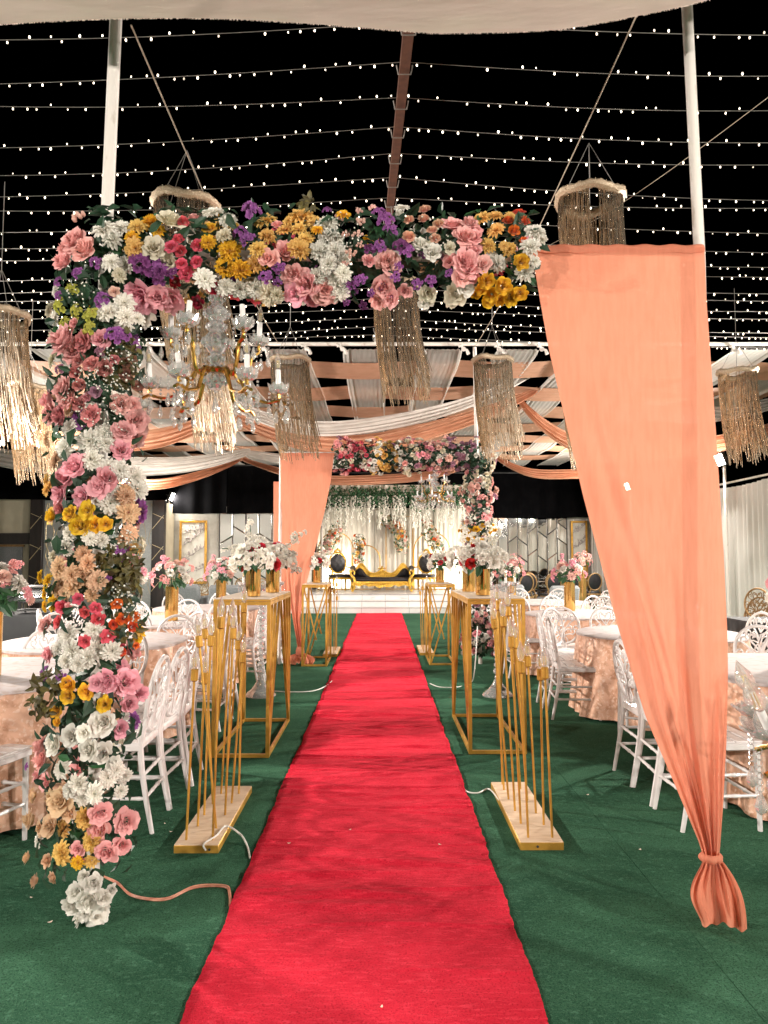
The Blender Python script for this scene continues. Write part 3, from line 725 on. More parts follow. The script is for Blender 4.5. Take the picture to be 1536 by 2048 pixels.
def leaf_mesh(m, n):
    mb = MB(); leaf_into(mb, (0, 0, 0), (0, 0, 1), (0, 1, 0), 1.0, .5, .6); return mb.mesh(n, m)
LEAFM = [leaf_mesh(m_leaf, 'leaf'), leaf_mesh(m_leaf, 'leaf'), leaf_mesh(m_leafb, 'leaf'), leaf_mesh(m_olive, 'leaf')]

# ------------------------------------------------------------------ near flower arch
AY = 2.85
arch = thing('flower_arch', 'tall flower arch with mixed pink, white and yellow blooms holding the crystal chandelier', 'flower arch', (-1.14, AY, 0))
base = arch.location.copy()
cb = P(172, 1780, AY); ct = P(205, 500, AY)              # column axis
bA = P(200, 505, AY); bB = P(1062, 505, AY)               # beam axis
pole_top = P(228, 45, AY)
def L_(v): return Vector(v) - base
MB().tube([L_((P(180, 1760, AY).x, AY + .03, 0)), L_((ct.x, AY + .03, 2.7)), L_((pole_top.x, AY + .03, pole_top.z + .25))], .0255, 12).build('post', m_pole, arch)
xr = P(1397, 492, AY).x
MB().tube([L_((bA.x, AY + .03, bA.z)), L_((xr, AY + .03, bA.z))], .022, 10).build('beam', m_pole, arch)
MB().tube([L_((P(1427, 1760, AY + .06).x, AY + .06, 0)), L_((P(1396, 400, AY + .06).x, AY + .06, bA.z)), L_((P(1384, 5, AY).x, AY + .06, P(1384, 5, AY).z + .3))], .0225, 12).build('post', m_pole, arch)

# hand-read flower positions: (crop origin x, y, scale) then rows "type colour x y size"
FL1 = (0, 380, 2.194, """B bl 355 140 80;C w 450 170 95;C w 530 160 95;C w 490 215 90;C py 600 155 85;C y 660 140 90;C y 690 175 60;C py 590 250 95;C y 575 205 60;P cr 745 140 95
R hp 800 140 62;R lp 850 130 50;C w 930 100 90;C w 1000 130 85;R y 920 170 60;C y 910 225 75;C cr 980 195 75;O pu 1100 110 100;O pu 1055 190 70;O pu 1090 225 70;C y 1025 155 45;C py 1165 130 85;C py 1170 200 80;C py 1130 255 75;C py 1120 320 75
C y 1005 260 100;C y 985 335 80;C y 1050 345 95;P cr 670 255 90;P cr 740 310 80;R hp 785 220 58;R hp 750 250 58;R hp 790 270 54;R hp 870 245 56;R hp 795 325 58;R hp 862 318 60;R hp 815 365 62;O dp 620 320 100;O pu 680 350 110;O dp 700 375 70
C w 540 325 85;C w 480 310 85;C cr 520 370 60;P pk 620 450 110;P pk 690 465 80;P pk 745 465 110;P pk 640 490 70;C w 895 385 85;R rd 935 425 60;R rd 870 485 62;R rd 765 400 50;O dp 760 365 50;C w 985 420 75;C w 1050 430 80;C w 1120 430 70;C cr 1180 450 85;C cr 1215 460 60
P lp 1250 270 80;P lp 1180 300 80;O pu 1225 340 55;O pu 1165 380 55;O pu 1215 400 40;O pu 1270 455 45;R lp 1215 155 45;C py 1250 170 70;C py 1270 130 60;C py 1320 110 90;C py 1310 170 70;C py 1340 210 70;C py 1380 140 90;C y 1392 172 50;C py 1310 255 90
C w 1430 150 90;C w 1440 200 90;C w 1400 265 85;C w 1470 260 90;C w 1500 300 80;C w 1390 375 75;C w 1470 380 80;C w 1440 320 80;P lp 1290 370 90;P lp 1350 410 100;P pk 1300 450 80;P lp 1420 440 95;P pk 1370 465 70;C w 1490 445 80;O pu 1435 95 40
P lp 330 225 100;P lp 295 265 70;P lp 375 265 95;P lp 280 320 85;O pu 420 320 55;O pu 345 365 55;O pu 260 405 55;O pu 265 465 42;C w 240 440 55;O lm 325 445 70;O lm 270 505 70;O lm 340 530 70;O lm 400 550 80;O lm 290 590 70;O lm 395 610 70;O pu 450 485 65;R bl 500 445 50;C w 540 490 85;C w 470 530 85;C w 550 555 75;C w 600 560 60;C w 540 590 75
C cr 215 525 65;C w 240 560 60;C cr 230 640 65;R lp 325 585 45;P lp 290 660 110;P lp 330 710 90;P rs 370 665 75;P pk 440 655 65;O pu 500 640 70;O pu 535 640 60;O pu 590 685 45;O mv 440 710 50;C cr 230 740 65;R rs 400 765 70;R rs 460 780 70;R rs 345 750 60;R rs 340 800 65;O mv 270 790 55;R rs 350 860 65;R mv 420 885 60
R bn 545 760 55;R bn 575 745 45;R bn 550 810 60;R bn 600 860 45;R rs 500 745 40;P lp 280 870 100;P lp 220 930 95;P lp 300 920 80;P lp 230 985 85;P rs 270 990 70;P rs 350 940 60;R pk 380 910 50;P rs 400 985 65;P lp 525 935 75;P lp 575 945 60;P lp 590 1010 75;P lp 540 1060 85;P lp 520 1100 70;P pk 530 1145 75
C pe 205 1090 70;C w 300 1045 80;C w 385 1100 95;C w 450 1060 75;C w 460 1110 75;C w 280 1135 85;C pe 240 1180 90;C w 395 1180 95;P pk 330 1215 90;P pk 290 1260 95;P pk 465 1270 95;P pk 430 1300 70;C w 470 1215 70;C w 520 1230 75;C w 590 1255 75;C w 600 1310 85;C w 510 1330 85;C pe 555 1320 60;C py 210 1310 65;C py 205 1275 50""")
FL2 = (0, 980, 2.477, """P pk 300 10 105;P pk 420 30 95;P rs 300 90 65;C w 540 65 100;C w 490 40 80;C pe 630 110 100;C pe 620 30 75;R y 262 130 90;R y 350 120 100;R y 430 100 85;R y 400 180 100;R y 470 175 70;R y 520 170 78
C w 340 215 65;C w 265 260 55;C w 325 285 75;C w 440 240 70;C w 500 250 65;C pe 635 210 70;C pe 610 245 60;C cr 260 330 60;C pe 410 320 85;C pe 430 365 80;C pe 285 385 90;C pe 345 420 100;C pe 405 430 90;C pe 475 450 90;C pe 290 470 95;C pe 350 485 95;C pe 450 520 70;C pe 315 515 70
C y 200 430 60;C y 232 450 66;C y 220 510 65;C y 260 560 75;C y 220 575 55;O pu 590 300 50;O pk 655 350 60;O pk 700 405 42;O pu 525 440 50;R hp 385 540 58;R hp 310 575 66;R hp 470 585 62;R hp 420 605 62;R hp 485 640 66;R hp 290 655 68;P lp 230 672 80;R lp 342 580 45;R hp 530 725 66;R hp 420 750 66;P pk 245 815 70
R or 575 565 55;R or 605 640 60;R or 660 630 50;R ro 650 680 55;R ro 600 800 45;R or 668 770 36;R ro 560 668 45;C w 330 720 95;C w 460 695 80;C w 280 790 80;C w 350 800 95;C w 430 830 95;C w 380 865 85;C w 480 800 95;C w 550 800 95;C w 320 850 80
O pu 240 915 70;O pu 305 922 50;R y 345 960 85;R y 340 1022 72;R y 430 1000 85;R y 515 1065 78;R y 280 1095 78;R y 285 1150 40;P pk 530 940 85;P pk 480 960 65;P pk 610 960 95;P pk 680 1010 70;P pk 630 1060 85;P pk 590 1185 65;C w 210 1000 50""")
FL3 = (0, 1380, 2.477, """P w 268 270 95;P w 350 230 95;P w 412 215 60;P w 510 160 95;P w 440 300 90;P w 510 320 90;P lp 210 285 85;P lp 212 350 85;P lp 200 430 90;O pu 138 380 42;P lp 225 460 65;C w 305 395 80;C w 385 470 90;C w 340 500 85;C w 460 520 90;C w 400 535 75;C w 530 440 80;C w 572 400 75;C w 612 430 65;C w 595 505 65;P w 560 370 65
R pe 170 525 70;P pe 300 560 90;P pe 258 540 60;P pe 340 610 70;P pe 160 650 90;P pe 250 680 80;P pe 200 690 60;C py 415 640 90;C py 310 690 80;C py 450 755 92;C py 300 820 92;C y 380 860 55;C py 450 850 65;P lp 490 612 90;P lp 490 682 100;P lp 620 660 85;P lp 600 770 78;P lp 525 805 84;P lp 380 790 55;C w 190 745 70
R pe 140 835 58;R pe 235 850 68;R pe 180 950 62;R pe 265 930 55;R w 415 925 52;P w 460 960 80;P w 382 1010 70;P w 440 1035 105;P w 370 1060 80;P w 510 1030 70;P w 548 992 45;P w 480 1072 65""")
FL4 = (640, 400, 3.2, """C y 150 88 80;B bl 135 130 90;B bl 250 85 80;B bl 255 155 90;B bl 340 60 80;B bl 160 235 80;B bl 240 230 95;B bl 262 292 75;B bl 195 355 90;B bl 160 415 60;C w 60 190 100;C w 95 250 105;C w 45 300 100;C w 105 345 100;C w 55 420 100;C w 150 462 90;C w 100 505 110;C w 120 560 110;P lp 40 560 100;P lp 25 615 90
O pu 380 95 85;O pu 422 140 105;O pu 450 190 105;O pu 380 300 90;O dp 320 315 80;O dp 520 300 95;O pu 562 330 100;O pu 660 350 55;C w 525 45 90;P w 510 90 50;R bi 570 130 72;R bi 670 65 80;R bi 665 130 70;R bi 570 240 85;R bi 720 195 75;R bi 760 160 75;R bi 735 248 75;P lp 430 380 125;P lp 445 425 90;P lp 312 390 80;O pu 500 420 62;O pu 482 490 62
O pu 190 540 66;O pu 240 510 60;O pu 275 500 55;O pu 160 590 55;O pu 282 665 62;O pu 330 590 58;O pu 170 650 50;O pu 620 530 72;O pu 712 515 72;O pu 832 470 55;P lp 400 550 120;P lp 450 618 95;P lp 540 575 80;P lp 370 635 85;P w 640 285 90;P w 720 335 95;P cr 700 300 60;P cr 830 305 75;R mv 775 362 50
P cr 690 590 105;P w 680 640 90;P cr 870 590 125;P w 930 560 90;P cr 840 632 70;P lp 850 165 125;P lp 960 150 90;P lp 920 238 125;P lp 988 245 100;P lp 990 190 80;P lp 830 390 80;P lp 925 380 125;P lp 980 330 90;P lp 940 440 125;P lp 912 492 90;P lp 1042 410 90;P lp 975 492 85
C py 1040 110 105;C py 1130 100 80;C py 1130 185 105;C py 1075 285 105;C py 1220 100 70;C py 1215 310 90;C py 1180 290 60;R or 1205 140 75;R or 1240 200 95;R ro 1275 85 85;R ro 1302 150 85;R or 1300 262 50;C w 1380 200 125;C w 1350 292 125;C w 1410 240 80;C w 1140 400 115;C w 1110 370 80;C w 1312 460 100;C w 1375 390 70
R y 1290 390 105;R y 1062 510 110;R y 1040 560 90;R y 1100 600 95;R y 1170 545 110;R y 1150 632 80;R y 1220 612 105;R y 1285 590 95;R y 1000 600 60;R y 1080 642 80""")
rf = random.Random(11)
nfl = 0
arch_pts = []
for (ox, oy, sc, txt) in (FL1, FL2, FL3, FL4):
    for it in txt.replace('\n', ';').split(';'):
        it = it.split()
        if len(it) < 5: continue
        t, c, x, y, s_ = it[0], it[1], float(it[2]), float(it[3]), float(it[4])
        px, py = ox + x / sc, oy + y / sc; dpx = s_ / sc
        # nearest point on the arch axis -> bulge towards the camera like a tube of flowers
        if py < 620 and px > 260:
            axp = (px, 508); off = (0, py - 508); rad = 108
        else:
            axx = 205 - (py - 500) * .0255; axp = (axx, py); off = (px - axx, 0); rad = 100
            if py < 600: axp = (max(205, min(px, 260)), max(505, py)); off = (px - axp[0], py - axp[1]); rad = 112
            if py > 1780: rad = 70
        d = math.hypot(*off); k = math.sqrt(max(0.0, 1 - (min(d, rad) / rad) ** 2))
        Yp = AY - .19 * k + rf.uniform(-.02, .035) + (.02 if d > rad else 0)
        p = P(px, py, Yp)
        nrm = Vector((off[0] / rad * .9, -(.35 + k * .9), -off[1] / rad * .9 + .1)) + Vector((rf.uniform(-.3, .3), rf.uniform(-.15, .15), rf.uniform(-.25, .3)))
        size = dpx * Yp / F
        flower(arch, t, c, L_(p) + Vector((0, size * .18, 0)), nrm, size, rf); nfl += 1
        arch_pts.append((p, size))
# flowers on the back and sides of the arch (seen when walking round it)
allc = ['w', 'w', 'w', 'lp', 'pk', 'y', 'py', 'pe', 'pu', 'hp', 'cr']
for k in range(90):
    if k < 45:
        u = rf.random(); ax = cb.lerp(ct, u); a = rf.uniform(.15 * PI, .85 * PI); dv = Vector((math.cos(a), math.sin(a), 0))
    else:
        u = rf.random(); ax = bA.lerp(bB, u); a = rf.uniform(.2 * PI, .8 * PI); dv = Vector((0, math.sin(a), math.cos(a)))
    t = rf.choice('CCRPPO'); flower(arch, t, rf.choice(allc), L_(ax + dv * .17), dv, rf.uniform(.07, .10), rf)
for k in range(7):
    a = 2 * PI * k / 7; flower(arch, 'P', 'w', L_((P(180, 1800, AY).x + .035 * math.cos(a), AY + .03 + .035 * math.sin(a), .045 + .02 * (k % 2))), (math.cos(a), math.sin(a), .3), .062, rf)
# foliage: single leaves in front, mass behind
def axis_pt(u):
    return cb.lerp(ct, u / .58) if u < .58 else bA.lerp(bB, (u - .58) / .42)
fol = MB(); brown = MB(); nleaf = 0
for k in range(2600):
    u = rf.random(); ax = axis_pt(u)
    if u < .02: continue
    a = rf.uniform(0, 2 * PI); rad = .18 * rf.uniform(.25, 1.0)
    if u < .58:
        if ax.z < .18: rad *= .5
        dv = Vector((math.cos(a), math.sin(a), rf.uniform(-.3, .3)))
    else: dv = Vector((rf.uniform(-.3, .3), math.sin(a), math.cos(a)))
    pos = ax + dv.normalized() * rad
    L = rf.uniform(.035, .085); dd = dv + Vector((rf.uniform(-1, 1), rf.uniform(-1, 1), rf.uniform(-1, 1))) * .9
    nn = dv + Vector((rf.uniform(-.8, .8), rf.uniform(-.8, .8), rf.uniform(-.8, .8)))
    if nleaf < 280 and dv.y < -.35 and rad > .10:
        o = link('leaf', LEAFM[rf.choice((0, 0, 0, 1, 1, 2))], arch); place(o, L_(pos), nn, L * 1.15, rf.uniform(0, 6.28)); nleaf += 1
    else: leaf_into(fol, L_(pos), nn, dd, L, L * rf.uniform(.4, .6), rf.random())
for (px, py, n, rp) in ((240, 690, 60, 34), (235, 730, 50, 42), (238, 1135, 120, 40), (250, 1165, 60, 30), (85, 1415, 40, 24), (110, 1370, 30, 25), (78, 1365, 16, 14), (250, 1255, 26, 30), (622, 408, 12, 10), (600, 420, 10, 10)):
    for k in range(n):
        a = rf.uniform(0, 6.28); rr2 = rp * math.sqrt(rf.random()); p = P(px + rr2 * math.cos(a), py + rr2 * math.sin(a), AY - .15 + rf.uniform(-.04, .08))
        leaf_into(brown, L_(p), (rf.uniform(-.7, .7), -1, rf.uniform(-.5, .7)), (rf.uniform(-1, 1), rf.uniform(-.3, .3), rf.uniform(-1, 1)), rf.uniform(.028, .048), rf.uniform(.016, .026), rf.random())
stuff(fol.build('foliage', m_leaf, arch)); stuff(brown.build('olive_foliage', m_olive, arch))
sp = MB(); spg = MB()
for (px, py, n, rp) in ((230, 745, 90, 55), (200, 850, 50, 50), (180, 790, 50, 60), (250, 1090, 25, 30), (690, 455, 25, 40), (860, 470, 25, 40), (240, 1190, 20, 25), (265, 1225, 20, 20), (160, 590, 20, 30)):
    for k in range(n):
        a = rf.uniform(0, 6.28); rr2 = rp * math.sqrt(rf.random()); p = L_(P(px + rr2 * math.cos(a), py + rr2 * math.sin(a), AY - .22 + rf.uniform(-.02, .05)))
        sp.ball(p, rf.uniform(.0025, .0045), 5, 3); spg.tube([p, p + Vector((rf.uniform(-.02, .02), .05, rf.uniform(-.03, .0)))], .0008, 3, cap=False)
stuff(sp.build('baby_breath', m_breath, arch)); stuff(spg.build('baby_breath_stems', m_leafb, arch))

# ------------------------------------------------------------------ near peach drape
def interp(tab, y):
    for (ya, xa), (yb, xb) in zip(tab[:-1], tab[1:]):
        if ya <= y <= yb: return xa + (xb - xa) * (y - ya) / (yb - ya)
    return tab[-1][1] if y > tab[-1][0] else tab[0][1]
def drape(label, tabL, tabR, y0, y1, Y, tail, seed, nu=96, nv=80):
    r = random.Random(seed); o0 = P((tabL[0][1] + tabR[0][1]) / 2, y0, Y)
    t = thing('peach_drape', label, 'drape', o0); ph = [r.uniform(0, 6) for _ in range(5)]
    def fn(u, v):
        py = y0 + (y1 - y0) * v; a = interp(tabL, py); b = interp(tabR, py)
        g_ = v ** 2.6; amp = .007 + .052 * v ** 2.4 * (1 - .5 * v ** 8)
        uu = u + .012 * math.sin(u * 19 + ph[0]) * v
        f_ = math.sin(uu * (7 + 12 * v) + ph[1]) * .6 + math.sin(uu * (25 + 16 * v) + ph[2]) * .4 * v * v + .5 * math.sin(u * 26 + 2 * v) * max(0, abs(2 * u - 1) - .55) * 2
        f_ += .35 * math.sin((u - .15 - .5 * v) * 34) * math.exp(-((u - .1 - .35 * v) / .12) ** 2) * min(1, v * 3) + .25 * math.sin(v * 95) * math.exp(-((v - .70) / .012) ** 2)
        p = P(a + (b - a) * u, py, Y + amp * f_ - .03 * math.sin(PI * v) * math.sin(PI * u))
        return tuple(p - o0)
    MB().grid(fn, nu, nv).build('cloth', m_peach, t)
    # hem band over the bar
    a = P(tabL[0][1], y0, Y); b = P(tabR[0][1], y0, Y)
    def hem(u, v):
        p = a.lerp(b, u) - o0; an = PI * (1.25 * v - .1)
        return (p.x, p.y + .03 - .034 * math.cos(an) - .0, p.z - .012 + .034 * math.sin(an) + .003 * math.sin(u * 40))
    MB().grid(hem, 40, 8).build('hem', m_peach, t)
    if tail:
        (kx, ky, kw), tl = tail
        def knot(u, v):
            an = 2 * PI * u; p = P(kx, ky - 6 + 18 * v, Y) - o0; rr2 = kw * (.80 + .3 * math.sin(PI * v) + .10 * math.sin(an * 7 + ph[3]))
            return (p.x + rr2 * math.cos(an), p.y + rr2 * .8 * math.sin(an), p.z)
        MB().grid(knot, 40, 6).build('tie', m_peach, t)
        def tailf(u, v):
            (xl0, xr0), (xl1, xr1, yl1, yr1) = tl
            s_ = v ** .75; xa = xl0 + (xl1 - xl0) * s_ + 10 * math.sin(PI * v); xb = xr0 + (xr1 - xr0) * s_ + 14 * math.sin(PI * v) * (.8)
            xa -= 34 * math.sin(PI * v) ** 1.3
            yb_ = yl1 + (yr1 - yl1) * u + 5 * math.sin(u * 8 + 1) + 3 * math.sin(u * 23)
            py = ky + 6 + (yb_ - ky - 6) * v
            f_ = math.sin(u * 15 + ph[4] + 1.6 * v * v) * (.014 + .040 * v) + .02 * math.sin(u * 41 + 3 * v + 2 * math.sin(u * 7)) * (.5 + .5 * (1 - v)) + .02 * math.sin(v * 7 + u * 5) * v
            p = P(xa + (xb - xa) * u, py, Y + f_ - .03 * v)
            z = max(p.z, .006 + .004 * math.sin(u * 30))
            return (p.x - o0.x, p.y - o0.y, z - o0.z)
        MB().grid(tailf, 60, 26).build('tail', m_peach, t)
    return t
DL = [(495, 1062), (600, 1080), (700, 1098), (850, 1133), (995, 1167), (1241, 1232), (1433, 1291), (1570, 1350), (1685, 1398), (1712, 1406)]
DR = [(495, 1409), (600, 1413), (850, 1431), (1100, 1447), (1271, 1455), (1350, 1456), (1484, 1453), (1600, 1447), (1698, 1440), (1712, 1438)]
drape('big sheer peach drape gathered to a knot near the floor, beside the flower arch', DL, DR, 495, 1712, 2.80, ((1422, 1712, .040), ((1406, 1440), (1404, 1494, 1846, 1858))), 4)

# ------------------------------------------------------------------ far flower arch + its drape
FY = 9.67
farch = thing('flower_arch', 'far flower arch of small pink, white and mauve blooms near the stage', 'flower arch', P(957, 1325, FY))
farch.location.z = 0; fb = farch.location.copy()
f0 = P(957, 1310, FY); f1 = P(957, 912, FY); g0 = P(957, 912, FY); g1 = P(668, 912, FY)
def LF(v): return Vector(v) - fb
MB().tube([LF((f1.x, FY, 0)), LF((f1.x - .04, FY, 4.4))], .026, 10).build('post', m_pole, farch)
gl = P(562, 906, FY)
MB().tube([LF(f1), LF(gl)], .022, 10).build('beam', m_pole, farch)
MB().tube([LF((gl.x, FY, 0)), LF(gl)], .022, 10).build('post', m_pole, farch)
patch = ['lp', 'hp', 'w', 'py', 'w', 'cr', 'pk', 'bl', 'mv', 'mv', 'w', 'cr', 'bl', 'lp', 'w', 'y', 'w', 'w', 'w', 'mv', 'w', 'pk', 'w']
rf = random.Random(21); ff = MB(); fl_extra = {}
for k in range(1700):
    u = rf.random()
    if u < .44: ax = g1.lerp(g0, u / .44); a = rf.uniform(0, 2 * PI); dv = Vector((0, -math.sin(a), math.cos(a)))
    else: ax = f1.lerp(f0, (u - .44) / .56); a = rf.uniform(0, 2 * PI); dv = Vector((math.cos(a), -math.sin(a), 0))
    rad = .20 * (1 + .18 * math.sin(u * 60))
    c = patch[int(u * len(patch) + rf.uniform(-.7, .7)) % len(patch)]
    if rf.random() < .25: c = rf.choice(('w', 'cr', 'lp', 'mv', 'bl'))
    pos = ax + dv * rad * rf.uniform(.85, 1.12); t = rf.choice('RRCCOO'); s_ = rf.uniform(.055, .092)
    if dv.y < -.05 and k < 1200 and sum(1 for _ in ()) == 0 and fl_extra.get('n', 0) < 290:
        flower(farch, t, c, LF(pos), dv + Vector((rf.uniform(-.4, .4), 0, rf.uniform(-.3, .4))), s_, rf); fl_extra['n'] = fl_extra.get('n', 0) + 1
    else:
        key = c; mb = fl_extra.setdefault(key, MB()); q = (dv + Vector((rf.uniform(-.4, .4), 0, .1))).to_track_quat('Z', 'Y')
        sm = FT['R'][1][0] if t != 'C' else FT['C'][1][0]
        if len(mb.v) < 60000: mb.add([q @ (Vector(p) * s_) + LF(pos) for p in sm.v], sm.f, sm.t)
for k_, mb in fl_extra.items():
    if k_ != 'n': stuff(mb.build('small_blooms', fmat(k_), farch))
for k in range(2400):
    u = rf.random()
    if u < .44: ax = g1.lerp(g0, u / .44); a = rf.uniform(0, 2 * PI); dv = Vector((rf.uniform(-.2, .2), -math.sin(a), math.cos(a)))
    else: ax = f1.lerp(f0, (u - .44) / .56); a = rf.uniform(0, 2 * PI); dv = Vector((math.cos(a), -math.sin(a), rf.uniform(-.2, .2)))
    leaf_into(ff, LF(ax + dv * .2 * rf.uniform(.5, .92)), dv + Vector((rf.uniform(-.7, .7), 0, rf.uniform(-.7, .7))), (rf.uniform(-1, 1), rf.uniform(-1, 1), rf.uniform(-1, 1)), rf.uniform(.05, .09), .04, rf.random())
stuff(ff.build('foliage', m_leaf, farch))
drape('far peach drape hanging beside the far flower arch, in front of the stage', [(908, 560), (1000, 562), (1100, 568), (1180, 576), (1240, 586), (1300, 596)], [(908, 668), (960, 662), (1020, 650), (1100, 630), (1180, 610), (1240, 600), (1300, 606)], 908, 1300, 9.6, ((600, 1300, .05), ((594, 608), (585, 625, 1326, 1328))), 6, 60, 50)
drape('narrow peach drape strip hanging behind the far peach drape', [(965, 547), (1100, 547), (1250, 566)], [(965, 600), (1100, 590), (1250, 580)], 965, 1250, 13.3, None, 8, 30, 30)


# ================================================================== CHANDELIERS
def bulb_into(glass, fil, c, d, s_=1.0, fat=1.0):
    q = Vector(d).to_track_quat('Z', 'Y').to_matrix()
    glass.lathe([(.006 * s_, 0), (.012 * s_ * fat, .012 * s_), (.0165 * s_ * fat, .030 * s_), (.014 * s_ * fat, .050 * s_), (.006 * s_ * fat, .072 * s_), (.001, .088 * s_)], 12, c, q)
    for a in (0, 2.1, 4.2):
        fil.tube([Vector(c) + q @ Vector((.005 * s_ * math.cos(a), .005 * s_ * math.sin(a), .012 * s_)), Vector(c) + q @ Vector((.004 * s_ * math.cos(a), .004 * s_ * math.sin(a), .045 * s_))], .0018 * s_, 4)
def drop_into(mb, top, n=4, s_=1.0, big=.0115):
    p = Vector(top)
    for k in range(n):
        mb.ball(p, .0060 * s_, 6, 4); p = p - Vector((0, 0, .0165 * s_))
    mb.lathe([(.002, 0), (.006 * s_, -.010 * s_), (big * s_, -.034 * s_), (big * .8 * s_, -.046 * s_), (.002, -.056 * s_)], 8, p)
def cup_prof(r, h): return [(.010, -.004), (r * .55, 0), (r * .85, h * .35), (r, h), (r * .92, h), (r * .75, h * .45), (r * .4, h * .12), (.008, h * .1)]
def crystal_cup(c, r, h, q=None):
    mb = MB(); n = 24; c = Vector(c); prof = cup_prof(r, h); vs = []
    for i, (rr_, z) in enumerate(prof):
        for j in range(n):
            a = 2 * PI * j / n; k = rr_ * (1 + (.10 * math.cos(a * 8) if 1 < i < 6 else 0)); v = Vector((k * math.cos(a), k * math.sin(a), z + (.006 * math.cos(a * 8) if 2 < i < 5 else 0)))
            vs.append((q @ v if q is not None else v) + c)
    fs = [(i * n + j, i * n + (j + 1) % n, (i + 1) * n + (j + 1) % n, (i + 1) * n + j) for i in range(len(prof) - 1) for j in range(n)]
    return mb.add(vs, fs)
def make_chandelier(loc, label, r):
    t = thing('chandelier', label, 'chandelier', loc)          # origin = hub ring
    col = MB()
    z = -.075
    for (rr_, h) in ((.045, .07), (.032, .03), (.030, .05), (.050, .09), (.036, .04), (.046, .07), (.030, .06), (.022, .05), (.012, .03)):
        nn = 14; prof = []
        for k in range(6): 
            v = k / 5; prof.append((rr_ * (.55 + .45 * math.sin(PI * v)), z + h * v))
        col.lathe(prof, nn, (0, 0, 0))
        for k in range(9):
            a = 2 * PI * k / 9; col.ball((rr_ * .98 * math.cos(a), rr_ * .98 * math.sin(a), z + h * .5), rr_ * .30, 6, 4, 1.3)
        z += h
    col.build('crystal_column', m_cryst2, t, smooth=False)
    MB().lathe([(.0, -.012), (.036, -.012), (.044, 0), (.036, .012), (.0, .012)], 16).build('hub', m_chgold, t)
    MB().tube([(0, 0, z - .02), (0, 0, z + .25)], .004, 5).build('chain', m_chgold, t)
    for tier, (n, rad, zt, a0) in enumerate(((6, .255, -.085, .2), (5, .185, .135, .55))):
        for k in range(n):
            a = a0 + 2 * PI * k / n + r.uniform(-.1, .1); ca, sa = math.cos(a), math.sin(a)
            pl = [(.035, 0), (.08, -.005), (.105, -.05), (.13, -.10), (.17, -.115), (.21, zt - .04), (rad, zt - .03), (rad + .03, zt - .045)] if tier == 0 else \
                 [(.035, .0), (.075, .0), (.10, -.035), (.13, -.02), (.145, .03), (.155, .08), (rad, zt - .03), (rad, zt - .005)]
            pts = [Vector((p * ca, p * sa, z_)) for p, z_ in pl]
            sm = []
            for i in range(len(pts) - 1):
                p0, p1, p2, p3 = pts[max(i - 1, 0)], pts[i], pts[i + 1], pts[min(i + 2, len(pts) - 1)]
                for j in range(4):
                    v = j / 4; sm.append(.5 * ((2 * p1) + (p2 - p0) * v + (2 * p0 - 5 * p1 + 4 * p2 - p3) * v * v + (3 * p1 - p0 - 3 * p2 + p3) * v ** 3))
            sm.append(pts[-1])
            arm = MB().tube(sm, .0062, 7, flat=1.5).build('arm', m_chgold, t)
            c = Vector((rad * ca, rad * sa, zt))
            tl = Vector((r.uniform(-.12, .12), r.uniform(-.12, .12), 1)) if r.random() < .75 else Vector((-.55 * ca - .35, r.uniform(-.4, .4), 1)); tl.normalize()
            q = tl.to_track_quat('Z', 'Y').to_matrix()
            MB().tube([c - Vector((0, 0, .02)), c + tl * .012], .008, 6).build('cup_stem', m_chgold, arm)
            crystal_cup(c, .044, .036, q).build('drip_cup', m_cryst2, arm, smooth=False)
            MB().tube([c + tl * .008, c + tl * .098], .0105, 10).build('candle', m_candle, arm)
            if r.random() < .75:
                gb, fi = MB(), MB(); bulb_into(gb, fi, c + tl * .098, tl, .85)
                gb.build('bulb', m_glassbulb, arm); fi.build('filament', m_fil, arm)
            dr = MB()
            for j in range(4):
                b = 2 * PI * j / 4 + .4; drop_into(dr, c + Vector((.040 * math.cos(b), .040 * math.sin(b), -.004)), r.choice((2, 3, 4)), .95)
            if tier == 0: drop_into(dr, (pts[4].x, pts[4].y, pts[4].z - .012), 2, 1.0); drop_into(dr, (pts[-1].x, pts[-1].y, pts[-1].z - .01), 1, 1.0)
            stuff(dr.build('crystal_drops', m_crystal, arm))
    bt = MB(); drop_into(bt, (0, 0, -.085), 1, 1.3); bt.build('finial', m_crystal, t)
    return t
hubp = P(432, 742, AY - .02)
chn = make_chandelier(hubp, 'gold and crystal candle chandelier hanging under the near flower arch beam', random.Random(4))
copy_tree(chn, P(870, 985, FY), 1.1, 'crystal candle chandelier hanging under the far flower arch near the stage')

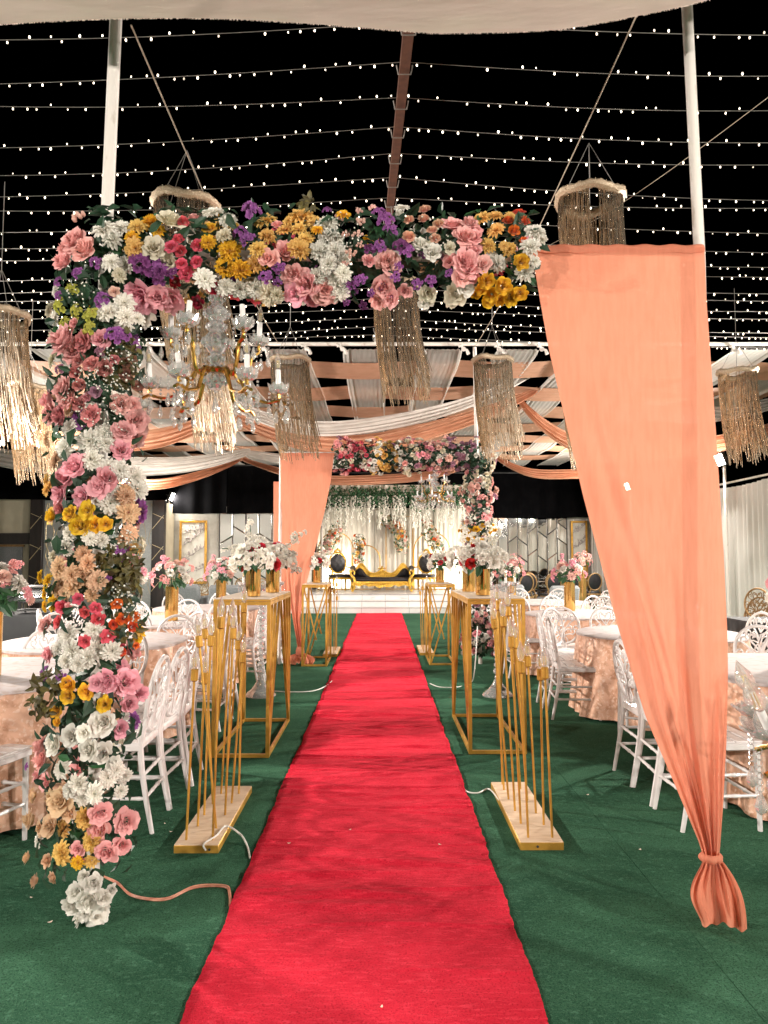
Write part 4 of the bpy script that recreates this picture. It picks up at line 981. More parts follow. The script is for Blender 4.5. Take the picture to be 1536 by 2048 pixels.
# ================================================================== CHAIRS
def scroll(cx, cy, r0, r1, a0, a1, n=12):
    return [(cx + (r0 + (r1 - r0) * k / n) * math.cos(a0 + (a1 - a0) * k / n), cy + (r0 + (r1 - r0) * k / n) * math.sin(a0 + (a1 - a0) * k / n)) for k in range(n + 1)]
def back3(u, v):     # backrest plane: u across, v height above the seat
    zz = .475 + v; return (u, -.185 - v * .17, zz)
def chair_parts(m):
    D = {}
    seat = MB(); n = 5
    ring = []
    for (x, y) in ((-.185, -.19), (.185, -.19), (.205, .0), (.20, .17), (.15, .205), (-.15, .205), (-.20, .17), (-.205, .0)): ring.append((x, y))
    def lay(z, k): return [(x * k, y * k, z) for x, y in ring]
    vs = lay(.425, .95) + lay(.432, 1.0) + lay(.455, 1.0) + lay(.464, .96); N8 = len(ring)
    fs = [tuple(range(N8 - 1, -1, -1))]
    for r_ in range(3):
        for i in range(N8): fs.append((r_ * N8 + i, r_ * N8 + (i + 1) % N8, (r_ + 1) * N8 + (i + 1) % N8, (r_ + 1) * N8 + i))
    fs.append(tuple(3 * N8 + i for i in range(N8)))
    seat.add(vs, fs); D['seat'] = [(seat.mesh('seat', m), None)]
    slats = []
    for k in range(5):
        y = -.15 + k * .078; slats.append(MB().box((0, y, .466), (.36 - abs(k - 2) * .004, .070, .008), bev=.003))
    D['seat_slat'] = [(s_.mesh('seat_slat', m), None) for s_ in slats]
    def turned(p0, p1, r0, r1):
        p0, p1 = Vector(p0), Vector(p1); d = p1 - p0; L = d.length; q = d.to_track_quat('Z', 'Y').to_matrix(); prof = []
        for k in range(25):
            v = k / 24; rr_ = r0 + (r1 - r0) * v
            for c in (.32, .62, .9): rr_ += .0045 * math.exp(-((v - c) / .018) ** 2)
            prof.append((rr_, v * L))
        return MB().lathe(prof, 8, p0, q)
    D['leg'] = []
    for sx in (-1, 1):
        D['leg'].append((turned((sx * .175, .165, 0), (sx * .172, .16, .43), .0125, .0165).mesh('leg', m), None))
        pts = [(sx * .172, -.255, 0), (sx * .172, -.225, .15), (sx * .17, -.195, .32), (sx * .168, -.183, .45), (sx * .165, -.195, .53), (sx * .155, -.215, .60)]
        D['leg'].append((MB().tube(pts, [.012, .0145, .016, .017, .015, .012], 8).mesh('leg', m), None))
    D['rung'] = []
    for z in (.17, .28):
        D['rung'].append((turned((-.17, .162, z), (.17, .162, z), .009, .009).mesh('rung', m), None))
        D['rung'].append((turned((-.17, -.222 + (z - .17) * .18, z + .02), (.17, -.222 + (z - .17) * .18, z + .02), .009, .009).mesh('rung', m), None))
        for sx in (-1, 1): D['rung'].append((turned((sx * .173, .16, z + .015), (sx * .171, -.215, z + .01), .009, .009).mesh('rung', m), None))
    cy, hw, hh = .222, .182, .198
    rg = [back3(hw * math.cos(2 * PI * k / 36), cy + hh * math.sin(2 * PI * k / 36)) for k in range(36)]
    D['backrest'] = [(MB().tube(rg, .0135, 8, closed=True).mesh('backrest', m), None)]
    sc = MB()
    def cur(pts, r_=.0074):
        for s_ in (1, -1): sc.tube([back3(s_ * u, v) for u, v in pts], r_, 5)
    hrt = [(0, cy + .085), (.02, cy + .13), (.05, cy + .145), (.07, cy + .12), (.06, cy + .08), (.03, cy + .045), (0, cy + .0)]
    cur(hrt); cur(scroll(.028, cy + .118, .018, .006, PI * .9, -PI * .9, 8), .0064)
    cur([(0, cy - hh), (.012, cy - .1), (.03, cy - .03), (.07, cy + .02), (.11, cy + .06)] + scroll(.105, cy + .09, .032, .010, -PI * .4, PI * 1.3, 10))
    cur([(.0, cy - .15), (.03, cy - .10), (.08, cy - .085)] + scroll(.10, cy - .055, .036, .010, -PI * .45, PI * 1.3, 10))
    cur([(.02, cy - .06), (.05, cy - .035)] + scroll(.075, cy - .01, .028, .009, -PI * .7, PI * 1.0, 9))
    cur([(.178, cy - .02), (.155, cy + .01), (.135, cy + .01)] + scroll(.14, cy - .02, .026, .01, PI * .5, PI * 1.8, 8), .0064)
    cur([(.10, cy + .163), (.088, cy + .13), (.10, cy + .115)], .0064); cur([(.05, cy - .188), (.05, cy - .15), (.03, cy - .12)], .0064)
    cur([(.145, cy + .12), (.13, cy + .10), (.13, cy + .09)], .0064)
    sc.tube([back3(0, cy + .0), back3(0, cy + .05)], .006, 5)
    D['scrollwork'] = [(sc.mesh('scrollwork', m), None)]
    return D
WD = chair_parts(m_white); GD = chair_parts(m_antique)
rch = random.Random(2)
def chair(x, y, face, label, D=WD, z=0.0, group='white scroll-back chairs around the round tables', cat='chair'):
    """face = angle (deg) of the direction the sitter looks, 0 = +X, 90 = away from the entrance"""
    t = thing('banquet_chair', label, cat, (x, y, z), R(face - 90 + rch.uniform(-3, 3)), group)
    for nm, lst in D.items():
        for me, _ in lst: link(nm, me, t)
    return t

# ================================================================== TABLES
m_dummy = None
def cloth_mesh(seed, rad=.75, h=.74):
    r = random.Random(seed); ph = [r.uniform(0, 6) for _ in range(5)]; n = 120; mb = MB(); rows = [(1e-4, h, 0), (.35 * rad, h, 0), (.8 * rad, h, 0), (rad - .012, h, 0), (rad, h - .010, .02), (rad + .003, h - .04, .15), (rad + .01, h * .75, .45), (rad + .02, h * .5, .75), (rad + .035, h * .25, .95), (rad + .05, .035, 1.1), (rad + .052, .018, 1.12)]
    vs = []
    for (rr_, z, am) in rows:
        for j in range(n):
            a = 2 * PI * j / n
            f_ = .030 * math.sin(11 * a + ph[0] + .8 * math.sin(2 * a + ph[1])) + .016 * math.sin(23 * a + ph[2]) + .015 * math.sin(5 * a + ph[3])
            k = rr_ + am * f_ * 1.15; vs.append((k * math.cos(a), k * math.sin(a), z + (.012 * math.sin(5 * a + ph[4]) if am > 1 else 0)))
    fs = [(i * n + j, i * n + (j + 1) % n, (i + 1) * n + (j + 1) % n, (i + 1) * n + j) for i in range(len(rows) - 1) for j in range(n)]
    return mb.add(vs, fs)
CLOTH = [cloth_mesh(s_).mesh('tablecloth', m_damask) for s_ in (1, 2, 3)]
def pale_top_mesh(seed):
    r = random.Random(seed); n = 72; mb = MB(); vs = []
    for (rr_, z) in ((1e-4, .7445), (.4, .7445), (.742, .7445), (.757, .739), (.7605, .728)):
        for j in range(n):
            a = 2 * PI * j / n; vs.append((rr_ * math.cos(a), rr_ * math.sin(a), z - (.010 * max(0, math.sin(4 * a + seed)) if z < .735 else 0)))
    return mb.add(vs, [(i * n + j, i * n + (j + 1) % n, (i + 1) * n + (j + 1) % n, (i + 1) * n + j) for i in range(4) for j in range(n)])
TOPP = pale_top_mesh(1).mesh('pale_top', m_paletop)
LEGT = MB().lathe([(.25, 0), (.25, .02), (.05, .05), (.05, .70), (.2, .725)], 16).mesh('pedestal', m_wood)
ROW = ['first', 'second', 'third', 'fourth']
TL = [(-2.5, 4.3), (-2.45, 6.05), (-2.43, 7.95), (-2.45, 10.0)]
TR = [(2.72, 4.5), (2.62, 6.65), (2.58, 8.9), (2.55, 11.3)]
side_n = {-1: 'flower-column-side', 1: 'drape-side'}
for sd, T in ((-1, TL), (1, TR)):
    for k, (x, y) in enumerate(T):
        t = thing('round_table', '%s round table in peach damask with white top, %s from the stage' % (side_n[sd], ROW[3 - k]), 'table', (x, y, 0), rch.uniform(0, 6), 'peach round tables')
        link('tablecloth', CLOTH[k % 3], t); link('pale_top', TOPP, t); link('pedestal', LEGT, t)
def cl(k, sd, what, pos): return 'white scroll-back chair %s, %s, %s table %s from the stage' % (what, pos, side_n[sd], ROW[3 - k])
BACK = 'backing the carpet'; E3 = ('entrance end', 'middle one', 'stage end'); E2 = ('entrance end', 'stage end')
for q_, (y_, f_) in enumerate(((3.95, 182), (4.33, 178), (4.71, 184))): chair(-1.47, y_, f_, cl(0, -1, BACK, E3[q_]))
for q_, y_ in enumerate((6.12, 6.58)): chair(-1.60, y_, 181, cl(1, -1, BACK, E2[q_]))
for q_, y_ in enumerate((8.1, 8.55)): chair(-1.62, y_, 179, cl(2, -1, BACK, E2[q_]))
for q_, y_ in enumerate((9.9, 10.4)): chair(-1.62, y_, 180, cl(3, -1, BACK, E2[q_]))
for q_, (y_, f_) in enumerate(((3.98, 2), (4.34, -3), (4.70, 1))): chair(1.84, y_, f_, cl(0, 1, BACK, E3[q_]))
for q_, y_ in enumerate((6.52, 6.93)): chair(1.80, y_, -2, cl(1, 1, BACK, E2[q_]))
for q_, y_ in enumerate((8.7, 9.15)): chair(1.78, y_, 2, cl(2, 1, BACK, E2[q_]))
for q_, y_ in enumerate((11.1, 11.6)): chair(1.75, y_, 0, cl(3, 1, BACK, E2[q_]))
FARS = 'facing the entrance'; NEARS = 'facing the stage'; OUT = 'facing the carpet'
for (sd, T) in ((-1, TL), (1, TR)):
    for k, (x, y) in enumerate(T):
        for a in ((62, 95, 128) if (sd, k) != (1, 0) else (75, 105)):
            d = 1.0 + rch.uniform(-.03, .05)
            if k < 3 and y + d * math.sin(R(a)) > T[k + 1][1] - 1.0 + .22: d = .97
            chair(x + d * math.cos(R(a)), y + d * math.sin(R(a)), a + 180, cl(k, sd, FARS, 'middle one' if 85 < a < 100 else ('carpet end' if (a < 90) == (sd < 0) else 'outer end')))
        if k in (2, 3) or (sd == 1 and k >= 1):
            for a in (-118, -68):
                if sd == -1 and k == 2 and a == -118: continue
                d = 1.02; chair(x + d * math.cos(R(a)), y + d * math.sin(R(a)), a + 180, cl(k, sd, NEARS, 'carpet end' if (a > -90) == (sd < 0) else 'outer end'))
        oa = 180 if sd == -1 else 0
        for a in (oa - 18, oa + 20): chair(x + 1.04 * math.cos(R(a)), y + 1.04 * math.sin(R(a)), a + 180, cl(k, sd, OUT, 'entrance end' if math.sin(R(a)) < 0 else 'stage end'))
chair(-2.05, 3.60, 72, 'white scroll-back chair on the entrance side of the table behind the flower column')
# brown chairs stacked behind the black cloth table
for (x, y, f_, z, lab) in ((5.05, 9.7, 205, 0, 'brown scroll-back chair, bottom one of the stack behind the black cloth table'), (5.05, 9.74, 205, .12, 'brown scroll-back chair, top one of the stack behind the black cloth table'),
                           (5.5, 9.9, 150, 0, 'brown scroll-back chair beside the brown chair stack, turned toward it'), (5.85, 10.4, 225, 0, 'brown scroll-back chair nearest the pleated white curtain'),
                           (4.55, 10.5, 170, 0, 'brown scroll-back chair between the brown stack and the big peach drape')):
    chair(x, y, f_, lab, GD, z, 'brown scroll-back chairs by the curtain')
for i, (x, y, f_) in enumerate(((-5.3, 18.4, 70), (-4.8, 18.9, 100), (-4.2, 18.6, 90), (-3.7, 19.1, 80), (-3.2, 18.7, 100))):
    chair(x, y, f_, 'gold scroll-back chair in the row before the mirror and framed panel', GD, 0, 'gold chairs before the mirror')

# black cloth tables
def black_table(label, x, y, W, Dp):
    t = thing('buffet_table', label, 'table', (x, y, 0)); h = .75
    MB().box((0, 0, h - .015), (W, Dp, .03)).build('tabletop', m_wood, t)
    n = 96; mb = MB(); vs = []; pts = []
    for j in range(n):
        s_ = j / n * 4
        e = int(s_); f_ = s_ - e; x_, y_ = [(-W / 2 + W * f_, -Dp / 2), (W / 2, -Dp / 2 + Dp * f_), (W / 2 - W * f_, Dp / 2), (-W / 2, Dp / 2 - Dp * f_)][e]; pts.append((x_, y_))
    rows = ((1e-3, h + .004, 0), (1.0, h + .004, 0), (1.012, h - .02, .1), (1.02, .4, .6), (1.03, .015, 1.0))
    for (k, z, am) in rows:
        for j, (x_, y_) in enumerate(pts):
            f_ = am * .022 * math.sin(j * 1.9) + am * .012 * math.sin(j * .7)
            L = math.hypot(x_, y_); vs.append((x_ * k + x_ / L * f_, y_ * k + y_ / L * f_, z))
    mb.add(vs, [(i * n + j, i * n + (j + 1) % n, (i + 1) * n + (j + 1) % n, (i + 1) * n + j) for i in range(len(rows) - 1) for j in range(n)])
    mb.build('tablecloth', m_blackcloth, t)
    for sx in (-1, 1): MB().tube([(sx * W * .42, 0, 0), (sx * W * .42, 0, h - .03)], .02, 6).build('leg', m_steel, t)
    return t
black_table('black cloth table in front of the brown chair stack', 4.75, 7.9, 1.5, .8)
bt_ = black_table('black cloth buffet table with chafing dishes behind the flower column', -5.0, 8.9, 2.6, .8)
for i, x in enumerate((-5.75, -5.05, -4.3)):
    t = thing('chafing_dish', 'steel roll-top chafing dish on the black cloth buffet table', 'chafing dish', (x, 8.85, .755), rch.uniform(-.15, .15), 'chafing dishes on the buffet')
    MB().box((0, 0, .17), (.50, .34, .07), bev=.02).build('water_pan', m_steel, t)
    def lid(u, v): 
        a = PI * v; return (.25 * (2 * u - 1), .17 * math.cos(a), .205 + .15 * math.sin(a) * (1 - .25 * (2 * u - 1) ** 4))
    MB().grid(lid, 10, 12).build('lid', m_steel, t)
    MB().tube([(-.08, -.17, .27), (-.08, -.20, .27), (.08, -.20, .27), (.08, -.17, .27)], .007, 6).build('handle', m_steel, t)
    for sx in (-1, 1):
        for sy in (-1, 1): MB().tube([(sx * .23, sy * .15, .15), (sx * .25, sy * .17, .06), (sx * .22, sy * .17, .0)], .010, 6).build('leg', m_housing, t)
    MB().box((0, 0, .045), (.46, .28, .012)).build('shelf', m_housing, t)

# ================================================================== VASES AND BOUQUETS
def vase_mesh(r_, h):
    return MB().lathe([(r_ * .97, 0), (r_, .006), (r_, h * .5), (r_, h), (r_ * .94, h), (r_ * .92, h - .02), (r_ * .90, h * .3), (1e-4, h * .3)], 28).mesh('gold_vase', m_brass)
VM = {}
def vase(p, r_, h, label, group=None):
    k = (r_, h)
    if k not in VM: VM[k] = vase_mesh(r_, h)
    o = link('gold_vase', VM[k], None); o.location = p; tag(o, label, 'vase', group); return o
def bouquet(p, label, fl, seed, rx=.16, rz=.16, nleaf=26, group=None, sprays=(), cat='bouquet'):
    """fl = list of (type, colours, count, size)"""
    r = random.Random(seed); t = thing('bouquet', label, cat, p, 0, group)
    stem = MB(); lf = MB()
    todo = [(ty, r.choice(cs), sz) for (ty, cs, n, sz) in fl for _ in range(n)]
    r.shuffle(todo); n = len(todo)
    for i, (ty, c, sz) in enumerate(todo):
        v = (i + .5) / n; el = math.acos(1 - 1.25 * v); az = i * 2.399 + r.uniform(-.3, .3)
        d = Vector((math.sin(el) * math.cos(az), math.sin(el) * math.sin(az), math.cos(el)))
        pos = Vector((d.x * rx, d.y * rx, rz * .45 + d.z * rz)) * r.uniform(.85, 1.12)
        flower(t, ty, c, pos, d + Vector((0, -.25, .1)), sz * r.uniform(.85, 1.15), r)
        stem.tube([(0, 0, -.03), pos * .5 + Vector((0, 0, .02)), pos], .003, 4, cap=False)
    for (dx, dy, dz, c, k) in sprays:
        e = Vector((dx, dy, dz)); pts = [Vector((0, 0, 0)).lerp(e, j / 6) + Vector((0, 0, .05 * math.sin(PI * j / 6))) for j in range(7)]
        stem.tube(pts, .0035, 4)
        for j in range(k):
            v = .42 + .58 * j / max(1, k - 1); q = pts[min(5, int(v * 6))].lerp(pts[min(6, int(v * 6) + 1)], v * 6 % 1)
            flower(t, 'O', c, q + Vector((r.uniform(-.03, .03), r.uniform(-.03, .03), r.uniform(-.02, .03))), (dx + r.uniform(-1, 1) * .4, dy - .5, .3), r.uniform(.05, .075) * (1.15 - .4 * v), r)
        leaf_into(lf, pts[2], (0, -.5, 1), (dx, dy, .2), .08, .035, .7)
    for k in range(nleaf):
        az = r.uniform(0, 6.28); el = r.uniform(.3, 1.9); d = Vector((math.sin(el) * math.cos(az), math.sin(el) * math.sin(az), math.cos(el)))
        leaf_into(lf, Vector((d.x * rx * .6, d.y * rx * .6, rz * .4 + d.z * rz * .6)), d + Vector((0, -.4, .3)), d, r.uniform(.07, .12), r.uniform(.035, .06), r.random())
    stem.build('stems', m_leafb, t); stuff(lf.build('leaves', m_leafb, t)); return t

# ------------------------------------------------------------------ gold stands
def stand(label, x0, x1, y0, y1, h, style, group):
    t = thing('gold_stand', label, 'stand', ((x0 + x1) / 2, (y0 + y1) / 2, 0), 0, group); hx, hy = (x1 - x0) / 2, (y1 - y0) / 2; s_ = .026; H = h - .03
    for sx in (-1, 1):
        for sy in (-1, 1): MB().box((sx * (hx - s_ / 2), sy * (hy - s_ / 2), H / 2), (s_, s_, H)).build('post', m_gold, t)
    for z in (s_ / 2 + .001, H - s_ / 2):
        for sy in (-1, 1): MB().box((0, sy * (hy - s_ / 2), z), (2 * hx - 2 * s_, s_ - .002, s_ - .002)).build('rail', m_gold, t)
        for sx in (-1, 1): MB().box((sx * (hx - s_ / 2), 0, z), (s_ - .002, 2 * hy - 2 * s_, s_ - .002)).build('rail', m_gold, t)
    if style == 'fan':
        for sx in (-1, 1):
            xx = sx * (hx - s_ / 2)
            for (s0, s1) in ((-.96, -.72), (-.96, -.42), (-.96, -.06), (.96, .72), (.96, .42), (.96, .06)):
                MB().bar((xx, s0 * hy, s_), (xx, s1 * hy, H - s_), .020 + .0008 * s1, .020, up=(1, 0, 0)).build('diagonal_bar', m_gold, t)
    else:
        for sy in (-1, 1):
            yy = sy * (hy - s_ / 2)
            MB().bar((-hx + s_, yy, s_), (hx - s_, yy, H - s_), .018, .016, up=(0, 1, 0)).build('diagonal_bar', m_gold, t)
            MB().bar((-hx + s_, yy + .003, H - s_), (hx * .15, yy + .003, s_ + H * .30), .018, .016, up=(0, 1, 0)).build('diagonal_bar', m_gold, t)
        for sx in (-1, 1):
            MB().bar((sx * (hx - s_ / 2), -hy + s_, s_), (sx * (hx - s_ / 2), hy - s_, H - s_), .018, .016, up=(1, 0, 0)).build('diagonal_bar', m_gold, t)
    MB().box((0, 0, H + .009), (2 * hx, 2 * hy, .016), bev=.002).build('rim', m_gold, t)
    MB().box((0, 0, H + .0205), (2 * hx - .012, 2 * hy - .012, .008), bev=.002).build('top_board', m_top, t)
    return t
GS = 'gold flower stands along the carpet'
stand('tall gold stand with fanned bars on the flower-column side of the carpet', -1.235, -.815, 5.18, 6.33, 1.155, 'fan', GS)
stand('tall gold stand with fanned bars on the big-drape side of the carpet', .645, 1.075, 5.27, 6.50, 1.155, 'fan', GS)
stand('gold frame stand with crossed bars in front of the far peach drape', -1.07, -.725, 9.45, 10.25, 1.10, 'cross', GS)
stand('gold frame stand with crossed bars in front of the far flower arch', .645, 1.0, 9.55, 10.4, 1.10, 'cross', GS)
VG = 'gold vases on the stands'
WF = [('O', ['w'], 9, .11), ('P', ['w'], 7, .085), ('R', ['br'], 5, .085), ('C', ['w'], 2, .08)]
def vb(X, Y, Z, lv, lb, seed, spr):
    vase((X, Y, Z), .058, .205, lv, VG); bouquet((X, Y, Z + .205), lb, WF, seed, .15, .12, 22, 'red and white bouquets', spr)
p1 = P(507, 1190, 5.35); p2 = P(543, 1186, 5.85)
vb(-.985, 5.40, 1.155, 'gold cylinder vase at the entrance end of the flower-column-side stand', 'white and red bouquet with tall spray, entrance end of the flower-column-side stand', 1, ((-.04, 0, .40, 'w', 6), (-.24, -.02, .16, 'w', 5)))
vb(-.925, 5.98, 1.155, 'gold cylinder vase at the stage end of the flower-column-side stand', 'white and red bouquet leaning sideways, stage end of the flower-column-side stand', 2, ((.26, 0, .30, 'w', 7), (.2, 0, .12, 'w', 4), (.22, -.03, -.05, 'w', 4)))
vb(.80, 5.55, 1.155, 'gold cylinder vase at the entrance end of the drape-side stand', 'white and red bouquet at the entrance end of the drape-side stand', 3, ((.15, 0, .32, 'w', 6), (-.1, 0, .25, 'w', 5)))
vb(.76, 6.12, 1.155, 'gold cylinder vase at the stage end of the drape-side stand', 'white and red bouquet at the stage end of the drape-side stand', 4, ((-.05, 0, .38, 'w', 6), (.24, 0, .25, 'w', 5)))
vb(-.90, 9.75, 1.10, 'gold cylinder vase on the crossed-bar stand by the far peach drape', 'white and dark red bouquet on the crossed-bar stand by the far peach drape', 5, ((.2, 0, .2, 'w', 5),))
vb(.82, 9.85, 1.10, 'gold cylinder vase on the crossed-bar stand by the far flower arch', 'white and dark red bouquet on the crossed-bar stand by the far flower arch', 6, ((-.28, 0, .2, 'w', 6), (.35, 0, .12, 'w', 6)))
PF = [('O', ['pk', 'lp'], 9, .10), ('C', ['w', 'bl'], 5, .10), ('R', ['bl', 'w'], 4, .08)]
TG = 'tall gold vases on the round tables'
for (x, y, lab, sd) in ((-2.34, 4.22, 'fourth flower-column-side table from the stage', 11), (-2.35, 7.9, 'second flower-column-side table from the stage', 12), (-2.3, 10.1, 'first flower-column-side table from the stage', 13),
                        (2.84, 4.75, 'fourth drape-side table from the stage', 14), (2.50, 9.35, 'second drape-side table from the stage', 15), (2.1, 11.35, 'first drape-side table from the stage', 16)):
    vase((x, y, .746), .072, .38, 'tall mirror-gold vase on the ' + lab, TG)
    bouquet((x, y, .746 + .38), 'pink and cream bouquet on the ' + lab, PF, sd, .19, .20, 34, 'pink table bouquets', ((-.12, 0, .36, 'pk', 4), (.16, .05, .30, 'lp', 4)))
for (x, y, sd) in ((4.35, 15.2, 17), (5.6, 16.5, 18)):
    vase((x, y, 0.0), .08, 1.25, 'floor-standing gold vase column with pink flowers before the mirror wall', 'gold vase columns')
    bouquet((x, y, 1.25), 'pink bouquet on a floor-standing gold vase before the mirror wall', PF, sd, .19, .2, 30, 'pink bouquets before the mirror wall')

# ------------------------------------------------------------------ rod lamps
def rod_lamp(label, x0, x1, y0, y1, rods, seed, group):
    r = random.Random(seed); cx, cy = (x0 + x1) / 2, (y0 + y1) / 2
    t = thing('rod_lamp', label, 'floor lamp', (cx, cy, 0), 0, group); h = .038
    MB().box((0, 0, h / 2), (x1 - x0, y1 - y0, h), bev=.002).build('base', m_gold, t)
    MB().box((0, 0, h + .002), (x1 - x0 - .004, y1 - y0 - .004, .004)).build('base_top', m_board, t)
    for (u, v, H, lx) in rods:
        a = Vector(((u - .5) * (x1 - x0), (v - .5) * (y1 - y0), h)); b = a + Vector((lx, r.uniform(-.02, .02), H - h)); d = (b - a).normalized()
        rd = MB().tube([a, b], .0062, 8).build('rod', m_gold, t)
        MB().tube([b - d * .005, b + d * .002, b + d * .055, b + d * .058], [.010, .0185, .0185, .014], 14).build('socket', m_gold, rd)
        gb, fi = MB(), MB(); bulb_into(gb, fi, b + d * .056, d, 1.25); gb.build('bulb', m_glassbulb, rd); fi.build('filament', m_fil, rd)
    hole = MB().lathe([(1e-4, 0), (.006, 0), (.006, .004), (1e-4, .004)], 10, (-(x1 - x0) * .1 if x0 > 0 else (x1 - x0) * .3, -(y1 - y0) / 2 - .0015, .02), Matrix.Rotation(PI / 2, 3, 'X')); hole.build('cable_hole', m_housing, t)
    return t
RL = 'gold rod lamps along the carpet'
rodsL = [(.20, .07, .83, .03), (.80, .07, 1.09, .02), (.25, .27, .78, .02), (.72, .24, .98, -.10), (.22, .45, .96, .02), (.74, .45, 1.0, .03), (.25, .64, .98, -.06), (.72, .66, .84, .05), (.28, .84, 1.04, .05), (.76, .84, 1.12, .02), (.3, .95, .88, .06)]
rodsR = [(.24, .06, .86, -.02), (.80, .06, .83, -.02), (.24, .26, .97, -.04), (.78, .24, .80, -.01), (.76, .42, .84, -.03), (.26, .46, 1.06, -.05), (.25, .66, 1.03, -.07), (.74, .64, .92, -.06), (.26, .84, 1.06, -.05), (.74, .86, 1.09, -.06), (.3, .95, 1.12, -.02)]
rod_lamp('gold rod lamp with clear bulbs on pale base, flower-column side of the carpet', -1.02, -.80, 3.54, 4.43, rodsL, 1, RL)
rod_lamp('gold rod lamp with clear bulbs on pale base, big-drape side of the carpet', .688, .905, 3.57, 4.50, rodsR, 2, RL)
rodsF = [(.3, .1, .78, .02), (.75, .12, .92, 0), (.3, .4, .95, 0), (.75, .5, .80, .02), (.3, .75, .86, -.02), (.75, .85, 1.0, 0)]
rod_lamp('small gold rod lamp beside the crossed-bar stand by the far peach drape', -.86, -.65, 10.35, 11.2, rodsF, 3, RL)
rod_lamp('small gold rod lamp beside the crossed-bar stand by the far flower arch', .57, .78, 10.5, 11.4, rodsF, 4, RL)

# ------------------------------------------------------------------ crystal candelabra standing on the floor
def candelabra(label, x, y, H, seed, R_=.22):
    r = random.Random(seed); t = thing('crystal_candelabra', label, 'candelabra', (x, y, 0), r.uniform(0, 2))
    MB().lathe([(.16, 0), (.165, .012), (.15, .03), (.10, .07), (.06, .12), (.035, .17), (1e-4, .18)], 20).build('base', m_cryst2, t, smooth=False)
    c = MB(); z = .17; k = 0
    while z < H - .05:
        rr_ = (.034, .048, .040)[k % 3]; c.ball((0, 0, z + rr_ * .75), rr_, 9, 6, .8); z += rr_ * 1.5; k += 1
    c.build('crystal_stem', m_cryst2, t, smooth=False)
    MB().lathe([(1e-4, H - .04), (.03, H - .04), (.05, H), (.03, H + .03), (1e-4, H + .05)], 14).build('hub', m_cryst2, t)
    for k in range(6):
        a = 2 * PI * k / 6; ca, sa = math.cos(a), math.sin(a)
        arm = MB().tube([(p * ca, p * sa, H + z_) for p, z_ in ((.03, 0), (.08, -.02), (.13, -.05), (.18, -.045), (R_, 0), (R_, .03))], .0065, 6).build('arm', m_chgold if seed == 3 else m_cryst2, t)
        cc = Vector((R_ * ca, R_ * sa, H + .03))
        crystal_cup(cc, .05, .04).build('drip_cup', m_cryst2, arm, smooth=False)
        MB().tube([cc + Vector((0, 0, .01)), cc + Vector((0, 0, .09))], .011, 9).build('candle', m_candle, arm)
        gb, fi = MB(), MB(); bulb_into(gb, fi, cc + Vector((0, 0, .09)), (.05, 0, 1), 1.0); gb.build('bulb', m_glassbulb, arm); fi.build('filament', m_fil, arm)
        dr = MB()
        for j in range(4):
            b = PI / 2 * j; drop_into(dr, cc + Vector((.046 * math.cos(b), .046 * math.sin(b), -.004)), 4, 1.0)
        stuff(dr.build('crystal_drops', m_crystal, arm))
    return t
candelabra('crystal floor candelabra standing behind the gold stand on the flower-column side', -1.27, 7.45, 1.12, 1, .19)
candelabra('crystal floor candelabra standing behind the gold stand on the big-drape side', 1.22, 7.45, 1.12, 2, .19)
# large lily candelabra at the big drape
def lily_candelabra(label, x, y, H):
    t = thing('crystal_candelabra', label, 'candelabra', (x, y, 0), 0)
    MB().lathe([(.17, 0), (.17, .015), (.12, .05), (.06, .12), (.03, .18), (1e-4, .2)], 20).build('base', m_cryst2, t, smooth=False)
    c = MB(); z = .18
    while z < H - .02: c.ball((0, 0, z + .03), .042, 9, 6, .8); z += .062
    c.build('crystal_stem', m_cryst2, t, smooth=False)
    for k in range(6):
        a = PI + 2 * PI * k / 6 + .12; ca, sa = math.cos(a), math.sin(a)
        arm = MB().tube([(p * ca, p * sa, H + z_) for p, z_ in ((.0, .0), (.08, -.02), (.16, -.07), (.22, -.085), (.27, -.10), (.30, -.115))], .0085, 7).build('arm', m_chgold, t)
        cc = Vector((.27 * ca, .27 * sa, H - .02)); tl = Vector((ca * .45, sa * .45, 1)).normalized(); q = tl.to_track_quat('Z', 'Y').to_matrix()
        MB().tube([Vector((.23 * ca, .23 * sa, H - .09)), cc], .008, 6).build('cup_stem', m_chgold, arm)
        for j in range(7):
            b = 2 * PI * j / 7; pm_ = MB()
            def pf(u, v, b=b):
                w_ = .034 * math.sin(PI * min(1, v * .85 + .1)); s_ = (u - .5) * 2; rr_ = .012 + .062 * v; z_ = .012 + .060 * v ** 1.6
                loc = Vector((rr_ * math.cos(b) - w_ * s_ * math.sin(b), rr_ * math.sin(b) + w_ * s_ * math.cos(b), z_ + .010 * s_ * s_)); return tuple(q @ loc + cc)
            pm_.grid(pf, 4, 6); o = pm_.build('lily_petal', m_crystal, arm); md = o.modifiers.new('th', 'SOLIDIFY'); md.thickness = .005
        MB().tube([cc + tl * .01, cc + tl * .10], .012, 10).build('candle', m_candle, arm)
        gb, fi = MB(), MB(); bulb_into(gb, fi, cc + tl * .10, tl, 1.25, 1.5); gb.build('bulb', m_glassbulb, arm); fi.build('filament', m_fil, arm)
        dr = MB()
        for (du, dv) in ((.03, .0), (-.03, .03), (.0, -.035)):
            p = cc + Vector((du, dv, -.02))
            for j in range(7):
                rg = [p + Vector((.009 * math.cos(2 * PI * s_ / 10), .004 * math.sin(2 * PI * s_ / 5) * .3, -.012 + .009 * math.sin(2 * PI * s_ / 10))) for s_ in range(10)]
                dr.tube(rg, .0018, 4, closed=True); p = p - Vector((0, 0, .0185))
            dr.lathe([(.002, 0), (.008, -.012), (.020, -.045), (.015, -.06), (.002, -.07)], 8, p)
        stuff(dr.build('crystal_drops', m_crystal, arm))
    return t
